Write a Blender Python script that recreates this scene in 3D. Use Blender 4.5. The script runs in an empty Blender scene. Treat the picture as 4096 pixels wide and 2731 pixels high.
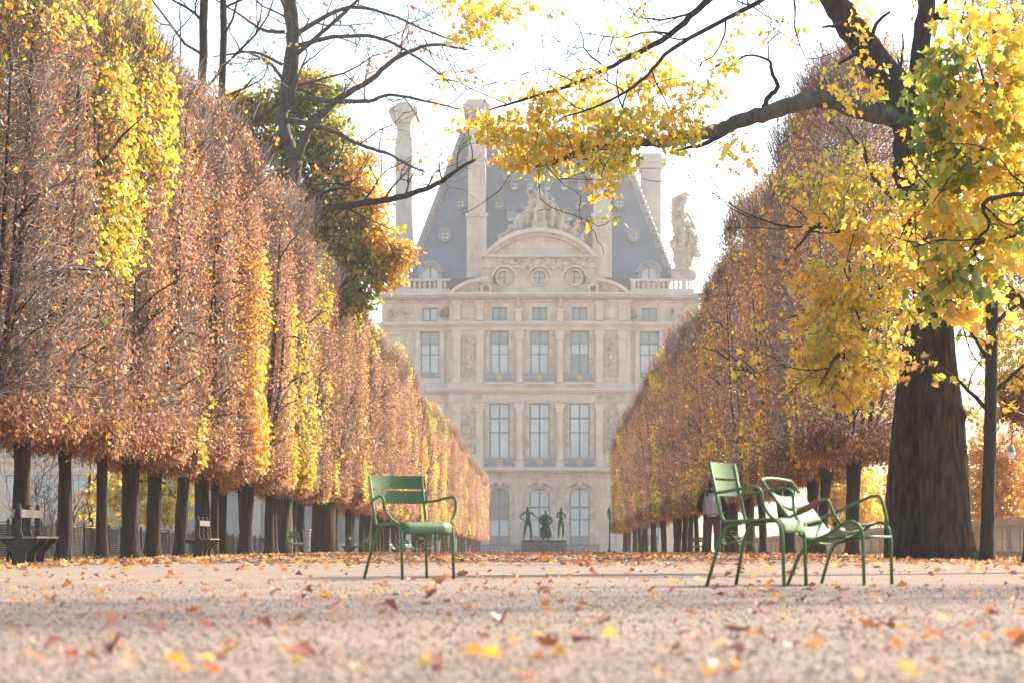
import bpy, bmesh, math, random
import numpy as np
from mathutils import Vector, Matrix

R = math.radians
sc = bpy.context.scene
COL = sc.collection
rnd = random.Random(7)

# ------------------------------------------------------------------ camera
F = 4096 * 85 / 36.0            # focal length in photograph pixels
U0, V0, CZ = 2160.0, 2170.0, 0.30
cam_d = bpy.data.cameras.new('camera')
cam = bpy.data.objects.new('camera', cam_d)
COL.objects.link(cam)
cam.location = (0, 0, CZ)
cam.rotation_euler = (R(90), 0, 0)
cam_d.lens = 85
cam_d.sensor_width = 36
cam_d.shift_x = -(U0 - 2048) / 4096
cam_d.shift_y = (V0 - 1365.5) / 4096
cam_d.clip_start = 0.1
cam_d.clip_end = 5000
cam_d.dof.use_dof = True
cam_d.dof.focus_distance = 44
cam_d.dof.aperture_fstop = 4.5
sc.camera = cam

# ------------------------------------------------------------------ world, sun, exposure
SUN_AZ, SUN_EL = 50.0, 35.0      # degrees right of the alley, above the horizon
world = bpy.data.worlds.new('World')
sc.world = world
world.use_nodes = True
wn = world.node_tree
bg = wn.nodes['Background']
sky = wn.nodes.new('ShaderNodeTexSky')
sky.sky_type = 'NISHITA'
sky.sun_disc = False
sky.sun_elevation = R(SUN_EL)
sky.sun_rotation = R(SUN_AZ)
sky.air_density = 1.0
sky.dust_density = 2.4
sky.ozone_density = .7
wn.links.new(sky.outputs[0], bg.inputs['Color'])
bg.inputs['Strength'].default_value = 0.15

sun_d = bpy.data.lights.new('sun', 'SUN')
sun = bpy.data.objects.new('sun', sun_d)
COL.objects.link(sun)
sun_d.energy = 4.6
sun_d.angle = R(0.5)
sun_d.color = (1.0, 0.91, 0.77)
to_sun = Vector((math.sin(R(SUN_AZ)) * math.cos(R(SUN_EL)), math.cos(R(SUN_AZ)) * math.cos(R(SUN_EL)), math.sin(R(SUN_EL))))
sun.rotation_euler = to_sun.to_track_quat('Z', 'Y').to_euler()
sun.location = (60, 60, 60)

vs = sc.view_settings
sc.display_settings.display_device = 'sRGB'
vs.view_transform = 'Standard'
vs.look = 'None'
vs.exposure = 1.45
vs.gamma = 1.0
vs.use_curve_mapping = False
sc.render.engine = 'CYCLES'
cy = sc.cycles
cy.use_denoising = True
try:
    cy.denoiser = 'OPENIMAGEDENOISE'
    cy.denoising_prefilter = 'ACCURATE'
except Exception:
    pass
cy.max_bounces = 7
cy.diffuse_bounces = 3
cy.glossy_bounces = 2
cy.transmission_bounces = 4
cy.volume_bounces = 1
cy.sample_clamp_indirect = 6

# ------------------------------------------------------------------ helpers
def P(u, v, Y):
    return Vector(((u - U0) * Y / F, Y, CZ - (v - V0) * Y / F))

def gz(x, y):
    """height of the ground: flat, falling gently beyond 64 m and a little towards both verges"""
    z = 0.0
    d = y - 62
    if d > 0:
        z -= 0.0047 * (math.sqrt(d * d + 36) - 6)
    a = min(1, max(0, (abs(x) - 5) / 4))
    return z - 0.07 * a * a * (3 - 2 * a)

def gz_np(x, y):
    d = np.maximum(y - 62, 0)
    z = -0.0047 * (np.sqrt(d * d + 36) - 6)
    a = np.clip((np.abs(x) - 5) / 4, 0, 1)
    return z - 0.07 * a * a * (3 - 2 * a)

def tag(o, label=None, cat=None, group=None, kind=None):
    if label: o['label'] = label
    if cat: o['category'] = cat
    if group: o['group'] = group
    if kind: o['kind'] = kind
    return o

def empty(name, loc=(0, 0, 0), rz=0.0, **k):
    o = bpy.data.objects.new(name, None)
    COL.objects.link(o)
    o.empty_display_size = 0.2
    o.location = loc
    o.rotation_euler = (0, 0, rz)
    return tag(o, **k)

def link(name, me, parent=None, loc=None, rz=None):
    o = bpy.data.objects.new(name, me)
    COL.objects.link(o)
    if parent: o.parent = parent
    if loc is not None: o.location = loc
    if rz is not None: o.rotation_euler = (0, 0, rz)
    return o

def kids(o):
    return [c for c in bpy.data.objects if c.parent == o]

def copy_tree(o, parent=None, childmap=None):
    if childmap is None:
        childmap = {}
        for x in bpy.data.objects:
            if x.parent: childmap.setdefault(x.parent, []).append(x)
    c = o.copy()
    COL.objects.link(c)
    if parent: c.parent = parent
    for ch in childmap.get(o, []):
        copy_tree(ch, c, childmap)
    return c

ORD = ['first', 'second', 'third', 'fourth', 'fifth', 'sixth', 'seventh', 'eighth', 'ninth', 'tenth', 'eleventh', 'twelfth',
       'thirteenth', 'fourteenth', 'fifteenth', 'sixteenth', 'seventeenth', 'eighteenth', 'nineteenth', 'twentieth', 'twenty-first',
       'twenty-second', 'twenty-third', 'twenty-fourth', 'twenty-fifth', 'twenty-sixth', 'twenty-seventh', 'twenty-eighth',
       'twenty-ninth', 'thirtieth', 'thirty-first', 'thirty-second', 'thirty-third', 'thirty-fourth', 'thirty-fifth', 'thirty-sixth']

class MB:
    """collects simple shapes, builds them as one mesh object"""
    def __init__(self):
        self.v = []; self.f = []; self.mi = []
    def add(self, vs_, fs_, m=0):
        b = len(self.v)
        self.v.extend([tuple(p) for p in vs_])
        for f in fs_:
            self.f.append(tuple(b + i for i in f)); self.mi.append(m)
        return self
    def box(self, x0, x1, y0, y1, z0, z1, m=0):
        v = [(x0, y0, z0), (x1, y0, z0), (x1, y1, z0), (x0, y1, z0), (x0, y0, z1), (x1, y0, z1), (x1, y1, z1), (x0, y1, z1)]
        return self.add(v, [(0, 3, 2, 1), (4, 5, 6, 7), (0, 1, 5, 4), (1, 2, 6, 5), (2, 3, 7, 6), (3, 0, 4, 7)], m)
    def tube(self, path, rad, n=8, m=0, cap=True, bump=0.0, rng=None):
        path = [Vector(p) for p in path]
        k = len(path)
        if not hasattr(rad, '__len__'): rad = [rad] * k
        vs_ = []; fs_ = []
        nrm = None
        for i in range(k):
            t = (path[min(i + 1, k - 1)] - path[max(i - 1, 0)])
            if t.length < 1e-9: t = Vector((0, 0, 1))
            t.normalize()
            if nrm is None:
                a = Vector((0, 1, 0)) if abs(t.y) < .8 else Vector((1, 0, 0))
                nrm = (a - t * a.dot(t)).normalized()
            else:
                nrm = nrm - t * nrm.dot(t)
                if nrm.length < 1e-6:
                    nrm = t.orthogonal()
                nrm.normalize()
            b = t.cross(nrm)
            for j in range(n):
                an = 2 * math.pi * j / n
                r = rad[i]
                if bump and rng: r *= 1 + rng.uniform(-bump, bump)
                vs_.append(path[i] + (nrm * math.cos(an) + b * math.sin(an)) * r)
        for i in range(k - 1):
            for j in range(n):
                a0 = i * n + j; a1 = i * n + (j + 1) % n
                fs_.append((a0, a1, a1 + n, a0 + n))
        if cap:
            fs_.append(tuple(range(n - 1, -1, -1)))
            fs_.append(tuple(range((k - 1) * n, k * n)))
        return self.add(vs_, fs_, m)
    def lathe(self, prof, c=(0, 0, 0), n=12, m=0, sx=1, sy=1):
        vs_ = []; fs_ = []
        for r, z in prof:
            for j in range(n):
                a = 2 * math.pi * j / n
                vs_.append((c[0] + r * sx * math.cos(a), c[1] + r * sy * math.sin(a), c[2] + z))
        for i in range(len(prof) - 1):
            for j in range(n):
                a0 = i * n + j; a1 = i * n + (j + 1) % n
                fs_.append((a0, a1, a1 + n, a0 + n))
        fs_.append(tuple(range(n - 1, -1, -1)))
        fs_.append(tuple(range((len(prof) - 1) * n, len(prof) * n)))
        return self.add(vs_, fs_, m)
    def prism(self, poly, y0, y1, m=0):
        """poly in (x, z), extruded along y"""
        n = len(poly)
        vs_ = [(x, y0, z) for x, z in poly] + [(x, y1, z) for x, z in poly]
        fs_ = [tuple(range(n)), tuple(range(2 * n - 1, n - 1, -1))]
        for i in range(n):
            j = (i + 1) % n
            fs_.append((i, i + n, j + n, j))
        return self.add(vs_, fs_, m)
    def arcband(self, cx, cz, r0, r1, a0, a1, y0, y1, n=14, m=0):
        vs_ = []; fs_ = []
        for i in range(n + 1):
            a = a0 + (a1 - a0) * i / n
            for r in (r0, r1):
                for y in (y0, y1):
                    vs_.append((cx + r * math.cos(a), y, cz + r * math.sin(a)))
        for i in range(n):
            q = i * 4; w = q + 4
            fs_ += [(q, q + 2, w + 2, w), (q + 1, w + 1, w + 3, q + 3), (q + 2, q + 3, w + 3, w + 2), (q, w, w + 1, q + 1)]
        fs_ += [(0, 1, 3, 2), (n * 4, n * 4 + 2, n * 4 + 3, n * 4 + 1)]
        return self.add(vs_, fs_, m)
    def blob(self, c, r, n=6, k=4, m=0, rng=None, j=0.0):
        rx, ry, rz_ = r if hasattr(r, '__len__') else (r, r, r)
        vs_ = [(c[0], c[1], c[2] - rz_)]; fs_ = []
        for i in range(1, k):
            p = math.pi * i / k
            for q in range(n):
                a = 2 * math.pi * (q + .5 * (i % 2)) / n
                f = 1 + (rng.uniform(-j, j) if rng else 0)
                vs_.append((c[0] + rx * f * math.sin(p) * math.cos(a), c[1] + ry * f * math.sin(p) * math.sin(a), c[2] - rz_ * f * math.cos(p)))
        vs_.append((c[0], c[1], c[2] + rz_))
        for q in range(n):
            fs_.append((0, 1 + (q + 1) % n, 1 + q))
            fs_.append((len(vs_) - 1, 1 + (k - 2) * n + q, 1 + (k - 2) * n + (q + 1) % n))
        for i in range(k - 2):
            for q in range(n):
                a0 = 1 + i * n + q; a1 = 1 + i * n + (q + 1) % n
                fs_.append((a0, a1, a1 + n, a0 + n))
        return self.add(vs_, fs_, m)
    def mesh(self, name, mats, smooth=False):
        me = bpy.data.meshes.new(name)
        me.from_pydata(self.v, [], self.f)
        mats = mats if isinstance(mats, (list, tuple)) else [mats]
        for x in mats: me.materials.append(x)
        if len(mats) > 1: me.polygons.foreach_set('material_index', self.mi)
        if smooth:
            me.polygons.foreach_set('use_smooth', [True] * len(me.polygons))
        bm = bmesh.new(); bm.from_mesh(me)
        bmesh.ops.recalc_face_normals(bm, faces=bm.faces[:])
        bm.to_mesh(me); bm.free()
        return me
    def build(self, name, mats, parent=None, smooth=False, **k):
        return tag(link(name, self.mesh(name, mats, smooth), parent), **k)

def spline(pts, n=6):
    """Catmull-Rom through points"""
    pts = [Vector(p) for p in pts]
    q = [pts[0] * 2 - pts[1]] + pts + [pts[-1] * 2 - pts[-2]]
    out = []
    for i in range(1, len(q) - 2):
        a, b, c, d = q[i - 1], q[i], q[i + 1], q[i + 2]
        for k in range(n):
            t = k / n
            out.append(.5 * ((2 * b) + (c - a) * t + (2 * a - 5 * b + 4 * c - d) * t * t + (3 * b - a - 3 * c + d) * t ** 3))
    out.append(pts[-1])
    return out

def lerp_list(vals, k):
    xs = np.linspace(0, len(vals) - 1, k)
    return list(np.interp(xs, range(len(vals)), vals))

# ------------------------------------------------------------------ materials
def mat(name, col=(.5, .5, .5), rough=.7, spec=.3, metal=0.0, coat=0.0):
    m = bpy.data.materials.new(name)
    m.use_nodes = True
    b = m.node_tree.nodes['Principled BSDF']
    b.inputs['Base Color'].default_value = (*col, 1)
    b.inputs['Roughness'].default_value = rough
    b.inputs['Specular IOR Level'].default_value = spec
    b.inputs['Metallic'].default_value = metal
    b.inputs['Coat Weight'].default_value = coat
    return m

def noisy(name, c0, c1, scale=3.0, rough=.8, spec=.2, bump=0.0, bscale=20.0, stretch=(1, 1, 1), detail=5, metal=0, coat=0, c2=None, rr=None, bdist=.02):
    m = mat(name, c0, rough, spec, metal, coat)
    nt = m.node_tree; N = nt.nodes; L = nt.links
    b = N['Principled BSDF']
    tc = N.new('ShaderNodeTexCoord')
    mp = N.new('ShaderNodeMapping'); mp.inputs['Scale'].default_value = stretch
    L.new(tc.outputs['Object'], mp.inputs['Vector'])
    nz = N.new('ShaderNodeTexNoise'); nz.inputs['Scale'].default_value = scale; nz.inputs['Detail'].default_value = detail
    L.new(mp.outputs[0], nz.inputs['Vector'])
    cr = N.new('ShaderNodeValToRGB')
    cr.color_ramp.elements[0].color = (*c0, 1); cr.color_ramp.elements[0].position = .3
    cr.color_ramp.elements[1].color = (*c1, 1); cr.color_ramp.elements[1].position = .7
    if c2:
        e = cr.color_ramp.elements.new(.52); e.color = (*c2, 1)
    L.new(nz.outputs['Fac'], cr.inputs[0])
    L.new(cr.outputs[0], b.inputs['Base Color'])
    if rr:
        mr = N.new('ShaderNodeMapRange'); mr.inputs[3].default_value = rr[0]; mr.inputs[4].default_value = rr[1]
        L.new(nz.outputs['Fac'], mr.inputs[0]); L.new(mr.outputs[0], b.inputs['Roughness'])
    if bump:
        n2 = N.new('ShaderNodeTexNoise'); n2.inputs['Scale'].default_value = bscale; n2.inputs['Detail'].default_value = 6
        L.new(mp.outputs[0], n2.inputs['Vector'])
        bp = N.new('ShaderNodeBump'); bp.inputs['Strength'].default_value = bump; bp.inputs['Distance'].default_value = bdist
        L.new(n2.outputs['Fac'], bp.inputs['Height']); L.new(bp.outputs[0], b.inputs['Normal'])
    return m

def leaf_mat(name, trans=.45, gloss=.06, rough=.35):
    """leaf colour is each leaf's own, stored as the 'tint' attribute"""
    m = bpy.data.materials.new(name); m.use_nodes = True
    nt = m.node_tree; N = nt.nodes; L = nt.links
    N.remove(N['Principled BSDF'])
    at = N.new('ShaderNodeAttribute'); at.attribute_name = 'tint'
    d = N.new('ShaderNodeBsdfDiffuse'); t = N.new('ShaderNodeBsdfTranslucent'); g = N.new('ShaderNodeBsdfGlossy')
    g.inputs['Roughness'].default_value = rough; g.inputs['Color'].default_value = (1, 1, 1, 1)
    gm = N.new('ShaderNodeGamma'); gm.inputs['Gamma'].default_value = .9
    L.new(at.outputs['Color'], d.inputs['Color']); L.new(at.outputs['Color'], gm.inputs['Color']); L.new(gm.outputs[0], t.inputs['Color'])
    m1 = N.new('ShaderNodeMixShader'); m1.inputs[0].default_value = trans
    L.new(d.outputs[0], m1.inputs[1]); L.new(t.outputs[0], m1.inputs[2])
    m2 = N.new('ShaderNodeMixShader'); m2.inputs[0].default_value = gloss
    L.new(m1.outputs[0], m2.inputs[1]); L.new(g.outputs[0], m2.inputs[2])
    L.new(m2.outputs[0], N['Material Output'].inputs['Surface'])
    return m

M = {}
M['leaf'] = leaf_mat('leaf', .58, .04, .35)
M['dry'] = leaf_mat('dry_leaf', .45, .035, .45)
M['twig'] = noisy('twig', (.10, .058, .040), (.25, .155, .105), 6, .55, .4)
M['bark'] = noisy('bark', (.020, .0145, .0115), (.058, .043, .034), 9, .9, .2, bump=.9, bscale=16, stretch=(1, 1, .18), bdist=.05)
M['bark_old'] = noisy('bark_old', (.012, .008, .006), (.095, .068, .050), 13, .95, .15, bump=1.0, bscale=20, stretch=(1, 1, .2), bdist=.12, detail=8)
M['bark_grey'] = noisy('bark_grey', (.055, .05, .042), (.13, .115, .095), 7, .9, .2, bump=.6, bscale=14, stretch=(1, 1, .25), bdist=.03)
M['green'] = noisy('green_paint', (.074, .132, .046), (.092, .158, .058), 5, .5, .28, coat=.0, rr=(.42, .6))
M['wood_arm'] = noisy('arm_wood', (.16, .045, .018), (.28, .085, .035), 8, .5, .4, stretch=(.3, 3, 3))
M['stone'] = None
M['slate'] = None
M['lead'] = noisy('lead', (.16, .17, .19), (.24, .25, .27), 1.5, .6, .4)
M['iron_blue'] = noisy('blue_iron', (.12, .16, .21), (.18, .23, .29), 3, .5, .5)
M['gold'] = mat('gilding', (.62, .38, .12), .35, .5, .6)
M['sash'] = mat('sash_paint', (.06, .175, .205), .5, .4)
M['pane_pale'] = noisy('pane_with_blind', (.44, .46, .44), (.58, .59, .56), .4, .3, .45)
M['pane_grey'] = noisy('pane_grey', (.13, .155, .165), (.24, .255, .255), .5, .08, .7)
M['bronze'] = noisy('bronze_patina', (.075, .13, .105), (.17, .26, .21), 4, .55, .5, metal=.15)
M['granite'] = noisy('granite', (.26, .22, .20), (.36, .32, .30), 6, .8, .3)
M['cast'] = noisy('cast_iron', (.028, .032, .030), (.05, .055, .05), 8, .45, .5)
M['bench_wood'] = noisy('bench_board', (.16, .15, .12), (.26, .24, .2), 6, .35, .5, stretch=(4, .4, 4))
M['bench_iron'] = noisy('bench_iron', (.035, .028, .022), (.075, .058, .044), 6, .6, .3)
M['white'] = mat('white_enamel', (.72, .72, .70), .4, .4)
M['red'] = mat('sign_red', (.55, .03, .02), .4, .4)
M['bag'] = mat('bin_bag', (.62, .62, .60), .5, .3)

def stone_mat(name, c0, c1, cs, mortar, bw=1.6, bh=.62):
    m = mat(name, c0, .85, .2)
    nt = m.node_tree; N = nt.nodes; L = nt.links
    b = N['Principled BSDF']
    tc = N.new('ShaderNodeTexCoord')
    mp = N.new('ShaderNodeMapping'); mp.inputs['Rotation'].default_value = (R(90), 0, 0)
    L.new(tc.outputs['Object'], mp.inputs['Vector'])
    br = N.new('ShaderNodeTexBrick')
    br.inputs['Color1'].default_value = (*c0, 1); br.inputs['Color2'].default_value = (*c1, 1); br.inputs['Mortar'].default_value = (*mortar, 1)
    br.inputs['Scale'].default_value = 1; br.inputs['Brick Width'].default_value = bw; br.inputs['Row Height'].default_value = bh
    br.inputs['Mortar Size'].default_value = .012; br.inputs['Mortar Smooth'].default_value = .3
    L.new(mp.outputs[0], br.inputs['Vector'])
    nz = N.new('ShaderNodeTexNoise'); nz.inputs['Scale'].default_value = .7; nz.inputs['Detail'].default_value = 9; nz.inputs['Roughness'].default_value = .72
    m2 = N.new('ShaderNodeMapping'); m2.inputs['Scale'].default_value = (1, 1, .3)
    L.new(tc.outputs['Object'], m2.inputs['Vector']); L.new(m2.outputs[0], nz.inputs['Vector'])
    cr = N.new('ShaderNodeValToRGB')
    cr.color_ramp.elements[0].position = .32; cr.color_ramp.elements[0].color = (*cs, 1)
    cr.color_ramp.elements[1].position = .6; cr.color_ramp.elements[1].color = (1, 1, 1, 1)
    L.new(nz.outputs['Fac'], cr.inputs[0])
    mx = N.new('ShaderNodeMix'); mx.data_type = 'RGBA'; mx.blend_type = 'MULTIPLY'; mx.inputs['Factor'].default_value = 1
    L.new(br.outputs['Color'], mx.inputs['A']); L.new(cr.outputs[0], mx.inputs['B'])
    L.new(mx.outputs['Result'], b.inputs['Base Color'])
    return m

M['stone'] = stone_mat('limestone', (.64, .545, .43), (.58, .49, .38), (.66, .60, .54), (.42, .35, .27))
M['carved'] = noisy('carved_limestone', (.30, .25, .19), (.57, .485, .385), 1.4, .9, .2, bump=.8, bscale=2.5, bdist=.15)
M['trim'] = noisy('limestone_trim', (.46, .39, .31), (.63, .54, .43), .7, .85, .2)
M['slate'] = stone_mat('slate', (.085, .145, .205), (.10, .165, .225), (.8, .82, .86), (.13, .15, .185), .4, .22)

# gravel: speckled beige with pinkish grains
def gravel_mat():
    m = mat('gravel', (.34, .28, .25), .95, .15)
    nt = m.node_tree; N = nt.nodes; L = nt.links
    b = N['Principled BSDF']
    tc = N.new('ShaderNodeTexCoord')
    vo = N.new('ShaderNodeTexVoronoi'); vo.inputs['Scale'].default_value = 70
    L.new(tc.outputs['Object'], vo.inputs['Vector'])
    cr = N.new('ShaderNodeValToRGB'); e = cr.color_ramp.elements
    e[0].color = (.135, .10, .078, 1); e[0].position = 0
    e[1].color = (.365, .285, .225, 1); e[1].position = 1
    k = e.new(.5); k.color = (.25, .19, .146, 1)
    sx = N.new('ShaderNodeSeparateColor'); L.new(vo.outputs['Color'], sx.inputs[0])
    L.new(sx.outputs[0], cr.inputs[0])
    nz = N.new('ShaderNodeTexNoise'); nz.inputs['Scale'].default_value = .9; nz.inputs['Detail'].default_value = 7; nz.inputs['Roughness'].default_value = .65
    L.new(tc.outputs['Object'], nz.inputs['Vector'])
    c2 = N.new('ShaderNodeValToRGB')
    c2.color_ramp.elements[0].color = (.74, .70, .66, 1); c2.color_ramp.elements[0].position = .3
    c2.color_ramp.elements[1].color = (1.06, 1.02, 1.0, 1); c2.color_ramp.elements[1].position = .65
    L.new(nz.outputs['Fac'], c2.inputs[0])
    mx = N.new('ShaderNodeMix'); mx.data_type = 'RGBA'; mx.blend_type = 'MULTIPLY'; mx.inputs['Factor'].default_value = 1
    L.new(cr.outputs[0], mx.inputs['A']); L.new(c2.outputs[0], mx.inputs['B'])
    L.new(mx.outputs['Result'], b.inputs['Base Color'])
    n3 = N.new('ShaderNodeTexNoise'); n3.inputs['Scale'].default_value = 60; n3.inputs['Detail'].default_value = 8
    L.new(tc.outputs['Object'], n3.inputs['Vector'])
    bp = N.new('ShaderNodeBump'); bp.inputs['Strength'].default_value = .6; bp.inputs['Distance'].default_value = .012
    L.new(n3.outputs['Fac'], bp.inputs['Height']); L.new(bp.outputs[0], b.inputs['Normal'])
    return m
M['gravel'] = gravel_mat()

# ------------------------------------------------------------------ leaf meshes (numpy)
# outlines: half of a leaf, (along the midrib, sideways)
MAPLE = [(0, 0), (-.10, .22), (.02, .50), (.20, .30), (.34, .34), (.58, .58), (.62, .24), (.80, .22), (1, 0)]
MAPLE_S = [(0, 0), (-.05, .36), (.25, .28), (.58, .52), (.66, .2), (1, 0)]
LINDEN = [(0, 0), (.06, .34), (.38, .47), (.75, .27), (1, 0)]
CURL = [(0, 0), (.45, .25), (1, 0)]

def rand_dirs(rng, n):
    v = rng.normal(size=(n, 3)); return v / np.linalg.norm(v, axis=1)[:, None]

def unit(v):
    return v / np.maximum(np.linalg.norm(v, axis=1)[:, None], 1e-9)

def leaf_arrays(pos, mid, nrm, size, outline, fold, curl):
    """returns verts (N*K,3), loop indices, loop starts"""
    n = len(pos)
    mid = unit(mid)
    nrm = unit(nrm - mid * (nrm * mid).sum(1)[:, None])
    side = np.cross(nrm, mid)
    up = [(a, b) for a, b in outline]
    lo = [(a, -b) for a, b in outline[1:-1]][::-1]
    pts = up + lo
    K = len(pts); H = len(up)
    V = np.empty((n, K, 3))
    fold = np.broadcast_to(np.asarray(fold, float), (n,)); curl = np.broadcast_to(np.asarray(curl, float), (n,))
    for i, (a, b) in enumerate(pts):
        c = abs(b) * fold - curl * (a - .3) ** 2
        V[:, i] = pos + size[:, None] * (a * mid + b * side + c[:, None] * nrm)
    f1 = list(range(H)); f2 = [0] + [H - 1] + list(range(H, K))
    faces = [f1, f2]
    return V.reshape(-1, 3), K, faces

def build_leaves(name, groups, mats):
    """groups: list of (V, K, faces, tint(N,3), material index) or twig tuples; one mesh"""
    VV = []; LI = []; LS = []; TI = []; MI = []
    base = 0; lbase = 0
    for V, K, faces, tint, mi in groups:
        n = len(V) // K
        VV.append(V)
        flat = np.array([i for f in faces for i in f])
        lens = np.array([len(f) for f in faces])
        off = (np.arange(n) * K)[:, None] + base
        LI.append((off + flat[None, :]).ravel())
        st = np.concatenate([[0], np.cumsum(lens)[:-1]])
        LS.append((np.arange(n)[:, None] * lens.sum() + st[None, :]).ravel() + lbase)
        TI.append(np.repeat(tint, K, axis=0))
        MI.append(np.full(n * len(faces), mi))
        base += len(V); lbase += n * lens.sum()
    VV = np.concatenate(VV); LI = np.concatenate(LI); LS = np.concatenate(LS); TI = np.concatenate(TI); MI = np.concatenate(MI)
    me = bpy.data.meshes.new(name)
    me.vertices.add(len(VV)); me.vertices.foreach_set('co', VV.astype(np.float32).ravel())
    me.loops.add(len(LI)); me.loops.foreach_set('vertex_index', LI.astype(np.int32))
    me.polygons.add(len(LS)); me.polygons.foreach_set('loop_start', LS.astype(np.int32))
    for m in mats: me.materials.append(m)
    me.polygons.foreach_set('material_index', MI.astype(np.int32))
    at = me.attributes.new('tint', 'FLOAT_COLOR', 'POINT')
    col = np.ones((len(VV), 4), np.float32); col[:, :3] = TI
    at.data.foreach_set('color', col.ravel())
    me.update(calc_edges=True)
    me.validate()
    return me

def twig_group(p0, p1, w, rng, tint=(.15, .11, .09), mi=1, sag=.0):
    """bent three-sided twigs: base triangle, middle triangle, tip"""
    n = len(p0)
    d = unit(p1 - p0)
    a = unit(np.cross(d, rand_dirs(rng, n))); b = np.cross(d, a)
    L = np.linalg.norm(p1 - p0, axis=1)[:, None]
    midp = (p0 + p1) * .5 + rand_dirs(rng, n) * L * .09
    V = np.empty((n, 7, 3))
    for k in range(3):
        an = 2 * math.pi * k / 3
        o = (a * math.cos(an) + b * math.sin(an)) * w[:, None]
        V[:, k] = p0 + o; V[:, 3 + k] = midp + o * .65
    V[:, 6] = p1
    faces = []
    for k in range(3):
        j = (k + 1) % 3
        faces += [(k, j, 3 + j, 3 + k), (3 + k, 3 + j, 6)]
    t = np.tile(np.array(tint), (n, 1)) * rng.uniform(.7, 1.3, (n, 1))
    return V.reshape(-1, 3), 7, faces, t, mi

C = dict(rust=(.40, .165, .080), brown=(.22, .105, .060), tan=(.55, .305, .18), orange=(.62, .24, .045), yellow=(.92, .61, .05),
         lime=(.64, .58, .06), green=(.18, .25, .03), gold=(.85, .47, .06), deep=(.06, .10, .018), red=(.45, .09, .03))
def tints(rng, n, weights, jit=.2):
    ks = list(weights); w = np.array([weights[k] for k in ks], float); w /= w.sum()
    ix = rng.choice(len(ks), n, p=w)
    c = np.array([C[k] for k in ks])[ix]
    return c * rng.uniform(1 - jit, 1 + jit, (n, 1)) * rng.uniform(.93, 1.07, (n, 3))

def snoise(p, rng, k=5, f=1.0):
    o = np.zeros(len(p))
    for i in range(k):
        d = rng.normal(size=3); d /= np.linalg.norm(d)
        o += np.sin((p @ d) * f * rng.uniform(.6, 1.6) + rng.uniform(0, 6.28))
    return o / math.sqrt(k)

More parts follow.
